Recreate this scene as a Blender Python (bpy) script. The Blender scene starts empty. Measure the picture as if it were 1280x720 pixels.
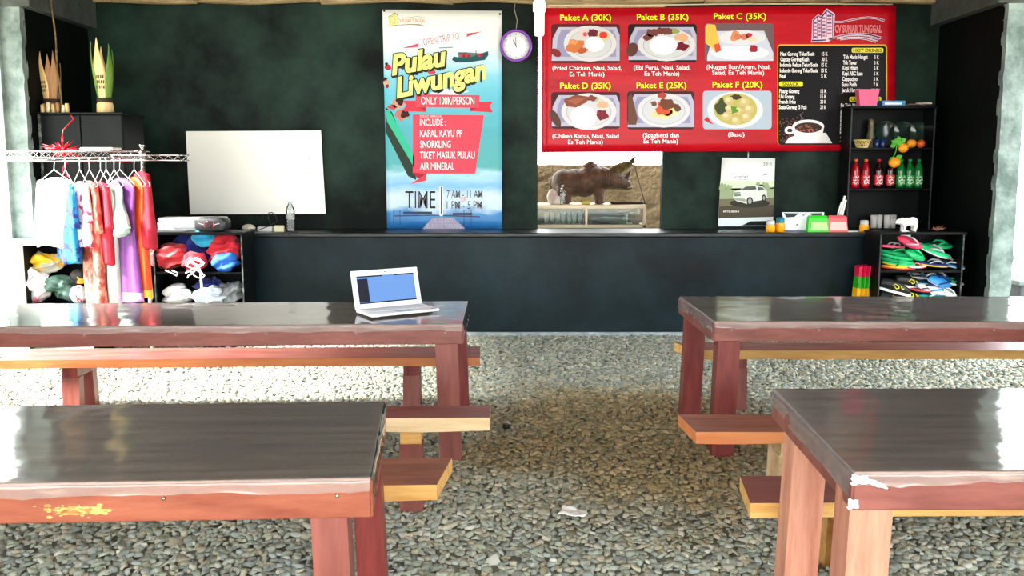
import bpy, bmesh, math, random
import numpy as np
from mathutils import Vector, Matrix, noise as mnoise
random.seed(7)
PI = math.pi
S = bpy.context.scene
COL = S.collection

# ---------------------------------------------------------------- camera, world, sun, exposure
FPX, CAM_H, HORIZON = 1150.0, 1.62, 210.0
PITCH = math.atan((360 - HORIZON) / FPX)
cam_data = bpy.data.cameras.new('camera')
cam_data.sensor_fit = 'HORIZONTAL'
cam_data.sensor_width = 36.0
cam_data.lens = 36.0 * FPX / 1280.0
cam_data.clip_start, cam_data.clip_end = 0.05, 300
cam = bpy.data.objects.new('camera', cam_data)
COL.objects.link(cam)
cam.location = (0, 0, CAM_H)
cam.rotation_euler = (PI / 2 - PITCH, 0, 0)
S.camera = cam

world = bpy.data.worlds.new('world')
S.world = world
world.use_nodes = True
wn = world.node_tree
wn.nodes.clear()
w_out = wn.nodes.new('ShaderNodeOutputWorld')
w_bg = wn.nodes.new('ShaderNodeBackground')
w_bg.inputs['Color'].default_value = (0.94, 0.985, 1.0, 1)
w_bg.inputs['Strength'].default_value = 10.0
wn.links.new(w_bg.outputs[0], w_out.inputs[0])

sun_data = bpy.data.lights.new('sun', 'SUN')
sun_data.energy = 42.0
sun_data.angle = math.radians(14)
sun_data.color = (1.0, 0.95, 0.86)
sun = bpy.data.objects.new('sun', sun_data)
COL.objects.link(sun)
sun.location = (-12, 2, 14)
sun.rotation_euler = Vector((0.80, 0.20, -0.66)).to_track_quat('-Z', 'Y').to_euler()

S.view_settings.view_transform = 'Standard'
S.view_settings.look = 'None'
S.view_settings.gamma = 1.0
S.view_settings.use_curve_mapping = False
S.view_settings.exposure = 0.0
S.cycles.max_bounces = 10
S.cycles.diffuse_bounces = 5
S.cycles.transparent_max_bounces = 16
S.cycles.sample_clamp_indirect = 8.0

# ---------------------------------------------------------------- helpers
def ray(px, py):
    rx, uy = (px - 640) / FPX, -(py - 360) / FPX
    return Vector((rx, math.cos(PITCH) + uy * math.sin(PITCH), -math.sin(PITCH) + uy * math.cos(PITCH)))

def P(px, py, Y):
    v = ray(px, py)
    t = Y / v.y
    return Vector((v.x * t, Y, CAM_H + v.z * t))

def G(px, py, z=0.0):
    v = ray(px, py)
    t = (z - CAM_H) / v.z
    return Vector((v.x * t, v.y * t, z))

def lin(c):
    """sRGB 0-255 triple to linear."""
    return tuple(((x / 255) / 12.92 if x / 255 <= 0.04045 else ((x / 255 + 0.055) / 1.055) ** 2.4) for x in c)

MATS = {}
def mat(name, col, rough=0.6, metal=0.0, col2=None, nscale=6.0, stretch=(1, 1, 1), detail=5.0, bump=0.0, bscale=None,
        coat=0.0, spec=0.5, emit=None, estr=1.0, trans=0.0, alpha=1.0, ramp=(0.35, 0.65), ior=1.45, rough2=None, sheen=0.0):
    """Principled material; col / col2 are sRGB 0-255, blended by an object-space noise."""
    if name in MATS:
        return MATS[name]
    m = bpy.data.materials.new(name)
    m.use_nodes = True
    nt = m.node_tree
    b = nt.nodes['Principled BSDF']
    b.inputs['Base Color'].default_value = (*lin(col), 1)
    b.inputs['Roughness'].default_value = rough
    b.inputs['Metallic'].default_value = metal
    b.inputs['Specular IOR Level'].default_value = spec
    b.inputs['Coat Weight'].default_value = coat
    b.inputs['Coat Roughness'].default_value = 0.08
    b.inputs['IOR'].default_value = ior
    b.inputs['Transmission Weight'].default_value = trans
    b.inputs['Alpha'].default_value = alpha
    b.inputs['Sheen Weight'].default_value = sheen
    if emit is not None:
        b.inputs['Emission Color'].default_value = (*lin(emit), 1)
        b.inputs['Emission Strength'].default_value = estr
    if col2 is not None or bump > 0:
        tc = nt.nodes.new('ShaderNodeTexCoord')
        mp = nt.nodes.new('ShaderNodeMapping')
        mp.inputs['Scale'].default_value = stretch
        nt.links.new(tc.outputs['Object'], mp.inputs['Vector'])
        nz = nt.nodes.new('ShaderNodeTexNoise')
        nz.inputs['Scale'].default_value = nscale
        nz.inputs['Detail'].default_value = detail
        nz.inputs['Roughness'].default_value = 0.62
        nt.links.new(mp.outputs[0], nz.inputs['Vector'])
        if col2 is not None:
            r = nt.nodes.new('ShaderNodeValToRGB')
            r.color_ramp.elements[0].position, r.color_ramp.elements[1].position = ramp
            r.color_ramp.elements[0].color = (*lin(col), 1)
            r.color_ramp.elements[1].color = (*lin(col2), 1)
            nt.links.new(nz.outputs['Fac'], r.inputs['Fac'])
            nt.links.new(r.outputs[0], b.inputs['Base Color'])
        if rough2 is not None:
            mr = nt.nodes.new('ShaderNodeMapRange')
            mr.inputs[1].default_value, mr.inputs[2].default_value = 0.3, 0.7
            mr.inputs[3].default_value, mr.inputs[4].default_value = rough, rough2
            nt.links.new(nz.outputs['Fac'], mr.inputs[0])
            nt.links.new(mr.outputs[0], b.inputs['Roughness'])
        if bump > 0:
            n2 = nz
            if bscale:
                n2 = nt.nodes.new('ShaderNodeTexNoise')
                n2.inputs['Scale'].default_value = bscale
                n2.inputs['Detail'].default_value = 4
                nt.links.new(mp.outputs[0], n2.inputs['Vector'])
            bp = nt.nodes.new('ShaderNodeBump')
            bp.inputs['Strength'].default_value = bump
            bp.inputs['Distance'].default_value = 0.02
            nt.links.new(n2.outputs['Fac'], bp.inputs['Height'])
            nt.links.new(bp.outputs[0], b.inputs['Normal'])
    MATS[name] = m
    return m

def film_mat(name, tint, rough, weight=1.0, bump=0.0, bscale=9.0, ior=1.5, haze=0.0):
    """Thin clear plastic or glass: transparent with a Fresnel reflection."""
    m = bpy.data.materials.new(name)
    m.use_nodes = True
    nt = m.node_tree
    nt.nodes.clear()
    out = nt.nodes.new('ShaderNodeOutputMaterial')
    tr = nt.nodes.new('ShaderNodeBsdfTransparent')
    tr.inputs[0].default_value = (*tint, 1)
    gl = nt.nodes.new('ShaderNodeBsdfGlossy')
    gl.inputs['Roughness'].default_value = rough
    fr = nt.nodes.new('ShaderNodeFresnel')
    fr.inputs['IOR'].default_value = ior
    mx = nt.nodes.new('ShaderNodeMixShader')
    ml = nt.nodes.new('ShaderNodeMath')
    ml.operation = 'MULTIPLY'
    ml.use_clamp = True
    ml.inputs[1].default_value = weight
    nt.links.new(fr.outputs[0], ml.inputs[0])
    nt.links.new(ml.outputs[0], mx.inputs[0])
    if haze > 0:
        df = nt.nodes.new('ShaderNodeBsdfDiffuse')
        df.inputs[0].default_value = (0.80, 0.765, 0.73, 1)
        hz = nt.nodes.new('ShaderNodeMixShader')
        hz.inputs[0].default_value = haze
        nt.links.new(tr.outputs[0], hz.inputs[1])
        nt.links.new(df.outputs[0], hz.inputs[2])
        nt.links.new(hz.outputs[0], mx.inputs[1])
    else:
        nt.links.new(tr.outputs[0], mx.inputs[1])
    nt.links.new(gl.outputs[0], mx.inputs[2])
    nt.links.new(mx.outputs[0], out.inputs[0])
    if bump > 0:
        tc = nt.nodes.new('ShaderNodeTexCoord')
        nz = nt.nodes.new('ShaderNodeTexNoise')
        nz.inputs['Scale'].default_value = bscale
        nz.inputs['Detail'].default_value = 3
        nt.links.new(tc.outputs['Object'], nz.inputs['Vector'])
        bp = nt.nodes.new('ShaderNodeBump')
        bp.inputs['Strength'].default_value = bump
        bp.inputs['Distance'].default_value = 0.02
        nt.links.new(nz.outputs['Fac'], bp.inputs['Height'])
        nt.links.new(bp.outputs[0], gl.inputs['Normal'])
        nt.links.new(bp.outputs[0], fr.inputs['Normal'])
    MATS[name] = m
    return m

class MB:
    """Collects shapes and links them as ONE mesh object."""
    def __init__(s):
        s.bm = bmesh.new()
        s.mats = []
        s.mi = 0
    def use(s, m):
        if m not in s.mats:
            s.mats.append(m)
        s.mi = s.mats.index(m)
        return s
    def _f(s, vs, smooth=False):
        try:
            f = s.bm.faces.new(vs)
        except ValueError:
            return None
        f.material_index = s.mi
        f.smooth = smooth
        return f
    def box(s, x0, x1, y0, y1, z0, z1, bevel=0.0, M=None):
        vs = [Vector((x, y, z)) for z in (z0, z1) for y in (y0, y1) for x in (x0, x1)]
        if M is not None:
            vs = [M @ v for v in vs]
        v = [s.bm.verts.new(c) for c in vs]
        fs = [s._f([v[i] for i in q]) for q in ((0, 2, 3, 1), (4, 5, 7, 6), (0, 1, 5, 4), (2, 6, 7, 3), (0, 4, 6, 2), (1, 3, 7, 5))]
        if bevel > 0:
            es = list({e for f in fs for e in f.edges})
            r = bmesh.ops.bevel(s.bm, geom=es, offset=bevel, segments=2, affect='EDGES', profile=0.5)
            for f in r['faces']:
                f.material_index = s.mi
        return s
    def prism(s, pts, vec, bevel=0.0, smooth=False):
        """Closed polygon of 3-D points extruded along vec."""
        vec = Vector(vec)
        a = [s.bm.verts.new(Vector(p)) for p in pts]
        b = [s.bm.verts.new(Vector(p) + vec) for p in pts]
        n = len(pts)
        fs = [s._f(list(reversed(a))), s._f(b)]
        for i in range(n):
            fs.append(s._f([a[i], a[(i + 1) % n], b[(i + 1) % n], b[i]], smooth))
        fs = [f for f in fs if f]
        bmesh.ops.recalc_face_normals(s.bm, faces=fs)
        if bevel > 0:
            es = list({e for f in fs for e in f.edges})
            r = bmesh.ops.bevel(s.bm, geom=es, offset=bevel, segments=2, affect='EDGES', profile=0.5)
            for f in r['faces']:
                f.material_index = s.mi
        return s
    def poly(s, pts, smooth=False):
        return s._f([s.bm.verts.new(Vector(p)) for p in pts], smooth)
    def tube(s, pts, r, seg=8, cap=True, smooth=True):
        pts = [Vector(p) for p in pts]
        n = len(pts)
        rs = r if isinstance(r, (list, tuple)) else [r] * n
        t = (pts[1] - pts[0]).normalized()
        up = Vector((0, 0, 1)) if abs(t.z) < 0.9 else Vector((1, 0, 0))
        nrm = t.cross(up).normalized()
        rings = []
        for i in range(n):
            t = (pts[min(i + 1, n - 1)] - pts[max(i - 1, 0)])
            if t.length < 1e-9:
                t = Vector((0, 0, 1))
            t.normalize()
            nrm = (nrm - t * nrm.dot(t))
            if nrm.length < 1e-6:
                nrm = t.orthogonal()
            nrm.normalize()
            bi = t.cross(nrm)
            rings.append([s.bm.verts.new(pts[i] + (nrm * math.cos(2 * PI * k / seg) + bi * math.sin(2 * PI * k / seg)) * rs[i]) for k in range(seg)])
        for a, b in zip(rings, rings[1:]):
            for k in range(seg):
                s._f([a[k], a[(k + 1) % seg], b[(k + 1) % seg], b[k]], smooth)
        if cap:
            s._f(list(reversed(rings[0])))
            s._f(rings[-1])
        return s
    def rings(s, rings, closed=True, cap0=True, cap1=True, smooth=True):
        R = [[s.bm.verts.new(Vector(p)) for p in ring] for ring in rings]
        n = len(R[0])
        for a, b in zip(R, R[1:]):
            for k in range(n if closed else n - 1):
                s._f([a[k], a[(k + 1) % n], b[(k + 1) % n], b[k]], smooth)
        if cap0 and closed:
            s._f(list(reversed(R[0])), smooth)
        if cap1 and closed:
            s._f(R[-1], smooth)
        return s
    def lathe(s, prof, c=(0, 0, 0), seg=20, smooth=True, sx=1.0, sy=1.0, cap=True):
        c = Vector(c)
        rg = [[c + Vector((r * sx * math.cos(2 * PI * k / seg), r * sy * math.sin(2 * PI * k / seg), z)) for k in range(seg)] for r, z in prof]
        return s.rings(rg, True, cap, cap, smooth)
    def blob(s, c, rad, sub=3, amp=0.0, freq=4.0, seed=0, ridge=False, flat=None, M=None):
        """Icosphere scaled to rad, displaced by noise (ridge = cloth-like folds), flattened below flat."""
        r = bmesh.ops.create_icosphere(s.bm, subdivisions=sub, radius=1.0)
        off = Vector((seed * 3.7, seed * 1.3, seed * 2.1))
        for v in r['verts']:
            d = v.co.normalized()
            q = Vector((d.x * rad[0], d.y * rad[1], d.z * rad[2]))
            if amp and ridge:
                w_ = Vector((q.x + 0.6 * q.z, q.y, q.z * 1.5 - 0.5 * q.x)) * freq * 0.62 + off
                w_ += 0.55 * Vector((mnoise.noise(w_ * 0.8), mnoise.noise(w_ * 0.8 + Vector((5, 1, 2))), mnoise.noise(w_ * 0.8 + Vector((2, 7, 4)))))
                n1 = mnoise.noise(Vector((w_.x * 0.55, w_.y, w_.z * 1.5)))
                n2 = mnoise.noise(w_ * 2.1 + Vector((9, 3, 1)))
                nn = 0.55 - 1.5 * abs(n1) - 0.5 * abs(n2) + 0.25 * mnoise.noise(w_ * 0.4)
                q += d * amp * nn
            elif amp:
                nn = mnoise.fractal(q * freq + off, 0.9, 2.1, 4)
                q += d * amp * nn
            if flat is not None and q.z < flat:
                q.z = flat + (q.z - flat) * 0.06
            v.co = (M @ q if M else q) + Vector(c)
        for f in {f for v in r['verts'] for f in v.link_faces}:
            f.material_index = s.mi
            f.smooth = True
        return s
    def grid(s, nu, nv, fn, smooth=True, thick=0.0):
        """Sheet fn(u, v) -> point; with thick > 0 closed by an offset copy along the local normal."""
        pts = [[Vector(fn(i / nu, j / nv)) for i in range(nu + 1)] for j in range(nv + 1)]
        A = [[s.bm.verts.new(p) for p in row] for row in pts]
        for j in range(nv):
            for i in range(nu):
                s._f([A[j][i], A[j][i + 1], A[j + 1][i + 1], A[j + 1][i]], smooth)
        if thick != 0:
            B = []
            for j in range(nv + 1):
                row = []
                for i in range(nu + 1):
                    du = pts[j][min(i + 1, nu)] - pts[j][max(i - 1, 0)]
                    dv = pts[min(j + 1, nv)][i] - pts[max(j - 1, 0)][i]
                    n = du.cross(dv)
                    n = n.normalized() if n.length > 1e-12 else Vector((0, 0, 1))
                    row.append(s.bm.verts.new(pts[j][i] - n * thick))
                B.append(row)
            for j in range(nv):
                for i in range(nu):
                    s._f([B[j][i], B[j + 1][i], B[j + 1][i + 1], B[j][i + 1]], smooth)
            rim = [(0, i) for i in range(nu + 1)] + [(j, nu) for j in range(1, nv + 1)] + [(nv, i) for i in range(nu - 1, -1, -1)] + [(j, 0) for j in range(nv - 1, 0, -1)]
            for (a, b), (c, d) in zip(rim, rim[1:] + rim[:1]):
                s._f([A[a][b], B[a][b], B[c][d], A[c][d]], False)
        return s
    def build(s, name, m=None, parent=None, loc=None, fixn=True):
        me = bpy.data.meshes.new(name)
        if m is not None and not s.mats:
            s.mats = [m]
        if fixn:
            bmesh.ops.recalc_face_normals(s.bm, faces=s.bm.faces)
        s.bm.to_mesh(me)
        s.bm.free()
        for mm in s.mats:
            me.materials.append(mm)
        o = bpy.data.objects.new(name, me)
        COL.objects.link(o)
        if parent is not None:
            o.parent = parent
        if loc is not None:
            o.location = loc
        return o

def tag(o, label=None, cat=None, group=None, kind=None):
    if label: o['label'] = label
    if cat: o['category'] = cat
    if group: o['group'] = group
    if kind: o['kind'] = kind
    return o

def thing(name, loc, label, cat, group=None, rz=0.0):
    o = bpy.data.objects.new(name, None)
    o.empty_display_size = 0.1
    COL.objects.link(o)
    o.location = loc
    o.rotation_euler = (0, 0, rz)
    return tag(o, label, cat, group)

def struct(name, mb, m=None, label=None):
    o = mb.build(name, m)
    o['kind'] = 'structure'
    if label: o['label'] = label
    return o

def copy_tree(o, parent=None):
    c = o.copy()
    COL.objects.link(c)
    if parent is not None:
        c.parent = parent
    for ch in list(o.children):
        copy_tree(ch, c)
    return c

def remesh(o, voxel=0.01, smooth_it=6):
    """Fuses overlapping volumes of one mesh into one continuous skin."""
    md = o.modifiers.new('fuse', 'REMESH')
    md.mode = 'VOXEL'
    md.voxel_size = voxel
    md.use_smooth_shade = True
    if smooth_it:
        sm = o.modifiers.new('soften', 'SMOOTH')
        sm.iterations = smooth_it
        sm.factor = 0.5
    return o

# ---------------------------------------------------------------- base materials
wall_black = mat('black_green_wall_paint', (10, 18, 15), 0.6, col2=(38, 62, 52), nscale=1.4, ramp=(0.38, 0.74), bump=0.15, bscale=14, spec=0.13, rough2=0.45)
wall_wing = mat('black_wing_paint', (5, 7, 7), 0.55, col2=(9, 14, 13), nscale=1.5, bump=0.15, bscale=12, spec=0.08)
counter_paint = mat('blue_black_counter_paint', (9, 18, 22), 0.45, col2=(26, 46, 52), nscale=1.3, ramp=(0.35, 0.72), bump=0.12, bscale=10, rough2=0.36, spec=0.2)
counter_top_m = mat('black_counter_top_paint', (14, 17, 18), 0.25, col2=(32, 36, 36), nscale=3, stretch=(0.3, 3, 3), bump=0.12, bscale=9, rough2=0.4)
concrete_m = mat('grey_green_concrete', (84, 100, 96), 0.85, col2=(136, 152, 148), nscale=5, bump=0.5, bscale=16)
beam_m = mat('dark_grey_beam', (48, 54, 52), 0.8, col2=(70, 76, 72), nscale=6, bump=0.4, bscale=14)
kerb_m = mat('pale_kerb', (130, 142, 148), 0.7, col2=(176, 186, 190), nscale=8, bump=0.3)
black_board = mat('black_painted_board', (8, 11, 11), 0.5, col2=(16, 22, 22), nscale=3, bump=0.1, spec=0.15)

# ================================================================ THE SETTING
YW = 9.4                      # face of the back wall
YC = 8.81                     # face of the counter
X0, X1 = -4.22, 4.25          # inner faces of the side walls
OX0, OX1 = P(672, 230, YW).x, P(828, 230, YW).x
ZT = 3.30

# ground outside and in: one continuous earth plane
mb = MB()
mb.box(-45, 45, -30, 45, -0.3, -0.012)
struct('ground', mb, mat('dry_pale_earth', (150, 140, 118), 0.95, col2=(186, 178, 158), nscale=0.8, bump=0.3, bscale=6))

gm = bpy.data.materials.new('gravel_bed')
gm.use_nodes = True
b = gm.node_tree.nodes['Principled BSDF']
b.inputs['Base Color'].default_value = (*lin((112, 112, 102)), 1)
b.inputs['Roughness'].default_value = 0.95
mb = MB()
mb.box(-6.2, 6.2, 0.2, YC + 0.02, -0.012, 0.0)
struct('floor', mb, gm)

# loose angular stones
def make_gravel():
    rng = np.random.default_rng(11)
    sp = 0.031
    gx, gy = np.meshgrid(np.arange(-5.2, 5.2, sp), np.arange(1.5, YC - 0.05, sp))
    n = gx.size
    cx = gx.ravel() + rng.uniform(-.5, .5, n) * sp * 1.1
    cy = gy.ravel() + rng.uniform(-.5, .5, n) * sp * 1.1
    keep = np.ones(n, bool)
    cx, cy = cx[keep], cy[keep]
    n = cx.size
    K = 5
    size = rng.uniform(0.016, 0.031, n) * np.where(rng.random(n) < 0.06, 1.5, 1.0)
    asp = rng.uniform(0.55, 1.0, n)
    th = rng.uniform(0.004, 0.011, n)
    ang0 = rng.uniform(0, 2 * PI, n)
    ka = np.sort((np.arange(K)[None] + rng.uniform(-.35, .35, (n, K))) / K * 2 * PI, axis=1)
    kr = rng.uniform(0.66, 1.2, (n, K))
    lx = np.cos(ka) * kr * size[:, None]
    ly = np.sin(ka) * kr * size[:, None] * asp[:, None]
    shr = rng.uniform(0.72, 0.94, (n, K))
    tilt = rng.normal(0, 0.24, (n, 2))
    zc = rng.uniform(0.0, 0.009, n)
    V = np.zeros((n, 2 * K, 3))
    c, s = np.cos(ang0)[:, None], np.sin(ang0)[:, None]
    for lay, (k, z) in enumerate(((1.0, -0.3), (None, 1.0))):
        x = lx * (k if k else shr)
        y = ly * (k if k else shr)
        zz = z * th[:, None] + rng.uniform(-.15, .15, (n, K)) * th[:, None]
        X = x * c - y * s
        Yv = x * s + y * c
        V[:, lay * K:(lay + 1) * K, 0] = X + cx[:, None]
        V[:, lay * K:(lay + 1) * K, 1] = Yv + cy[:, None]
        V[:, lay * K:(lay + 1) * K, 2] = zz + zc[:, None] + X * tilt[:, :1] + Yv * tilt[:, 1:]
    nv = n * 2 * K
    base = (np.arange(n) * 2 * K)[:, None]
    quads = np.stack([np.array([k, (k + 1) % K, (k + 1) % K + K, k + K]) for k in range(K)])
    q = (base[:, :, None] + quads[None]).reshape(n, -1)
    top = base + np.arange(K, 2 * K)[None]
    loops = np.concatenate([q, top], axis=1).ravel()
    tot = np.tile(np.array([4] * K + [K]), n)
    me = bpy.data.meshes.new('gravel')
    me.vertices.add(nv)
    me.vertices.foreach_set('co', V.astype(np.float32).ravel())
    me.loops.add(loops.size)
    me.loops.foreach_set('vertex_index', loops.astype(np.int32))
    me.polygons.add(tot.size)
    me.polygons.foreach_set('loop_start', np.concatenate([[0], np.cumsum(tot)[:-1]]).astype(np.int32))
    me.polygons.foreach_set('loop_total', tot.astype(np.int32))
    me.update()
    pal = np.array([lin(c) for c in ((152, 160, 146), (142, 150, 138), (166, 168, 152), (132, 140, 132), (170, 166, 146), (154, 150, 128), (148, 156, 138), (178, 180, 170), (126, 132, 124), (150, 160, 154))])
    pc = pal[rng.integers(0, len(pal), n)] * rng.uniform(0.95, 1.38, (n, 1))
    at = me.color_attributes.new('stone_colour', 'FLOAT_COLOR', 'POINT')
    cc = np.ones((n, 2 * K, 4))
    cc[:, :, :3] = pc[:, None, :]
    at.data.foreach_set('color', cc.astype(np.float32).ravel())
    o = bpy.data.objects.new('gravel', me)
    COL.objects.link(o)
    m = bpy.data.materials.new('gravel_stone')
    m.use_nodes = True
    nt = m.node_tree
    bs = nt.nodes['Principled BSDF']
    bs.inputs['Roughness'].default_value = 0.8
    ca = nt.nodes.new('ShaderNodeVertexColor')
    ca.layer_name = 'stone_colour'
    # brown wet earth stain in the aisle: an irregular patch
    tc = nt.nodes.new('ShaderNodeTexCoord')
    mp = nt.nodes.new('ShaderNodeMapping')
    mp.vector_type = 'POINT'
    sc = (1 / 1.15, 1 / 1.45, 0)
    mp.inputs['Scale'].default_value = sc
    mp.inputs['Location'].default_value = (-0.72 * sc[0], -5.45 * sc[1], 0)
    nt.links.new(tc.outputs['Object'], mp.inputs['Vector'])
    ln = nt.nodes.new('ShaderNodeVectorMath')
    ln.operation = 'LENGTH'
    nt.links.new(mp.outputs[0], ln.inputs[0])
    nz = nt.nodes.new('ShaderNodeTexNoise')
    nz.inputs['Scale'].default_value = 1.7
    nz.inputs['Detail'].default_value = 5
    nt.links.new(tc.outputs['Object'], nz.inputs['Vector'])
    ad = nt.nodes.new('ShaderNodeMath')
    ad.operation = 'MULTIPLY_ADD'
    ad.inputs[1].default_value = 1.1
    nt.links.new(nz.outputs['Fac'], ad.inputs[0])
    nt.links.new(ln.outputs['Value'], ad.inputs[2])
    mr = nt.nodes.new('ShaderNodeMapRange')
    mr.interpolation_type = 'SMOOTHSTEP'
    mr.inputs[1].default_value, mr.inputs[2].default_value = 1.75, 1.1
    mr.inputs[3].default_value, mr.inputs[4].default_value = 0.0, 1.0
    nt.links.new(ad.outputs[0], mr.inputs[0])
    mx = nt.nodes.new('ShaderNodeMix')
    mx.data_type = 'RGBA'
    mx.blend_type = 'MULTIPLY'
    mx.inputs[7].default_value = (0.80, 0.60, 0.38, 1)
    nt.links.new(mr.outputs[0], mx.inputs[0])
    nt.links.new(ca.outputs[0], mx.inputs[6])
    nt.links.new(mx.outputs[2], bs.inputs['Base Color'])
    me.materials.append(m)
    tag(o, 'loose grey-green angular gravel covering the floor, stained brown in the aisle', 'gravel', kind='stuff')
make_gravel()

# back wall with the tall opening
mb = MB()
mb.box(X0 - 0.2, OX0, YW, YW + 0.12, 0, ZT)
mb.box(OX1, X1 + 0.2, YW, YW + 0.12, 0, ZT)
mb.box(OX0, OX1, YW, YW + 0.12, 0, 1.0)
struct('wall_back', mb, wall_black)
# side walls and their rough grey ends
YE = 8.12
mb = MB()
mb.box(X0 - 0.2, X0, YE + 0.06, YW, 0, ZT)
struct('wall_left', mb, wall_wing)
mb = MB()
mb.box(X1, X1 + 0.2, YE + 0.06, YW, 0, ZT)
struct('wall_right', mb, wall_wing)
def rough_end(xa, xb, nm, seed):
    mb = MB()
    rg = []
    for j in range(41):
        z = ZT * j / 40
        jit = lambda k: 0.012 * mnoise.noise(Vector((k + seed, z * 9, 0)))
        rg.append([(xa + jit(1), YE + jit(2), z), (xb + jit(3), YE + jit(4), z), (xb + jit(5), YE + 0.08, z), (xa + jit(1), YE + 0.08, z)])
    mb.rings(rg, smooth=False)
    return struct(nm, mb, concrete_m)
rough_end(X0 - 0.24, X0 + 0.0, 'pillar_left', 3)
rough_end(X1 - 0.0, X1 + 0.19, 'pillar_right', 9)
mb = MB(); mb.box(X0 - 0.26, X0 - 0.17, YE - 0.05, YE + 0.005, 0, ZT)
struct('trim_3', mb, concrete_m)
# ring beam on the side walls and along the back
mb = MB()
mb.box(X0 - 0.2, X0 + 0.10, YE - 0.02, YW, 2.99, 3.26, 0.01)
struct('beam_left', mb, beam_m)
mb = MB()
mb.box(X1 - 0.10, X1 + 0.2, YE - 0.02, YW, 3.02, 3.26, 0.01)
struct('beam_right', mb, beam_m)
bamboo_m = mat('weathered_bamboo', (112, 92, 62), 0.7, col2=(176, 156, 116), nscale=5, stretch=(0.4, 6, 6), bump=0.4)
bamboo_d = mat('dark_bamboo', (70, 58, 42), 0.75, col2=(120, 100, 70), nscale=7, bump=0.4)
mb = MB()
for i in range(7):
    xa = -4.4 + i * 1.26
    mb.tube([(xa + 1.3 * k / 6, YW - 0.05 + 0.012 * math.sin(i + k), 3.27 + 0.012 * math.sin(2.1 * i + k)) for k in range(7)], 0.045, 8)
struct('trim_1', mb, bamboo_m)
# roof: bamboo poles under a thatch slab, low at the back and rising to the front
def roof_z(y): return 3.33 + (YW - y) * 0.035
mb = MB()
ys = (-2.6, 11.3)  # back eave lengthened past the wall, unseen, to darken the space behind
mb.prism([(-5.3, ys[0], roof_z(ys[0])), (5.3, ys[0], roof_z(ys[0])), (5.3, ys[1], roof_z(ys[1])), (-5.3, ys[1], roof_z(ys[1]))], (0, 0, 0.22))
struct('ceiling', mb, mat('dry_thatch', (104, 84, 56), 0.9, col2=(150, 126, 88), nscale=8, stretch=(6, 0.6, 1), bump=0.6))
mb = MB()
for i in range(34):
    x = -5.1 + i * 0.31
    mb.tube([(x, y, roof_z(y) - 0.035) for y in (-2.5, 0, 3, 6, 9.3)], 0.035, 7)
struct('trim_2', mb, bamboo_d)

# counter: a structure with its top slab and kerb
CX0, CX1 = -3.3, 4.2
mb = MB()
mb.box(CX0, CX1, YC, YW - 0.004, 0, 0.965, 0.006)
cnt = thing('serving_counter', (0, 0, 0), 'long blue-black painted serving counter along the back wall', 'counter')
cnt['label'] = 'long blue-black painted serving counter along the back wall'
mb.build('body', counter_paint, cnt)
mb = MB()
mb.box(CX0 - 0.01, CX1 + 0.01, YC - 0.035, YW - 0.004, 0.965, 1.006, 0.008)
mb.build('top_slab', counter_top_m, cnt)
mb = MB()
mb.box(CX0, CX1, YC - 0.04, YC - 0.001, 0, 0.042, 0.006)
mb.build('kerb', kerb_m, cnt)

# unseen timber side walls, added to keep daylight off the near gravel
mb = MB(); mb.box(-5.3, -5.2, -2.6, 4.7, 0, 3.45)
struct('shade_wall_west', mb, mat('shade_wall_timber', (52, 46, 40), 0.8, col2=(80, 70, 58), nscale=4, stretch=(1, 6, 0.5), bump=0.3))
mb = MB(); mb.box(5.2, 5.3, -2.6, 4.7, 0, 3.45)
struct('shade_wall_east', mb, MATS['shade_wall_timber'])

# lower wall behind the opening
mb = MB()
mb.grid(40, 24, lambda u, v: (-2.0 + 5.6 * u, 12.0 + 0.012 * mnoise.noise(Vector((u * 40, v * 20, 0))), 1.66 * v), smooth=False, thick=-0.14)
struct('wall_far', mb, mat('rough_beige_render', (92, 80, 58), 0.95, col2=(122, 108, 82), nscale=10, bump=0.8, bscale=22))

# ================================================================ TABLES AND BENCHES
wood_top = mat('dark_table_board', (112, 84, 78), 0.45, col2=(200, 158, 142), nscale=6, stretch=(0.22, 3.2, 3), bump=0.12, ramp=(0.30, 0.72))
wood_apron = mat('red_brown_painted_wood', (100, 48, 42), 0.42, col2=(144, 84, 74), nscale=5, stretch=(0.5, 2.5, 2.5), bump=0.12, ramp=(0.3, 0.7))
wood_apron_o = mat('orange_brown_painted_wood', (112, 44, 24), 0.42, col2=(160, 90, 64), nscale=5, stretch=(0.5, 2.5, 2.5), bump=0.12, ramp=(0.3, 0.7))
wood_leg = mat('red_leg_wood', (104, 46, 40), 0.45, col2=(138, 76, 64), nscale=6, stretch=(3, 3, 0.4), bump=0.1, ramp=(0.3, 0.7))
wood_pink = mat('pale_pink_leg_wood', (164, 98, 76), 0.5, col2=(206, 150, 124), nscale=6, stretch=(3, 3, 0.35), bump=0.1, ramp=(0.3, 0.7))
wood_dred = mat('dark_red_leg_wood', (96, 28, 26), 0.4, col2=(128, 52, 46), nscale=6, stretch=(3, 3, 0.4), bump=0.1)
wood_seat = mat('red_brown_seat_wood', (116, 64, 48), 0.5, col2=(150, 92, 70), nscale=6, stretch=(0.4, 3, 3), bump=0.15)
wood_raw = mat('raw_yellow_edge_wood', (190, 134, 66), 0.6, col2=(226, 182, 108), nscale=6, stretch=(0.35, 3, 3), bump=0.15, ramp=(0.3, 0.7))
wood_orange = mat('orange_edge_wood', (186, 100, 52), 0.5, col2=(210, 136, 82), nscale=6, stretch=(0.35, 3, 3), bump=0.12, ramp=(0.3, 0.7))
wood_cream = mat('cream_edge_wood', (190, 158, 112), 0.6, col2=(222, 196, 156), nscale=6, stretch=(0.35, 3, 3), bump=0.12, ramp=(0.3, 0.7))
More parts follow.
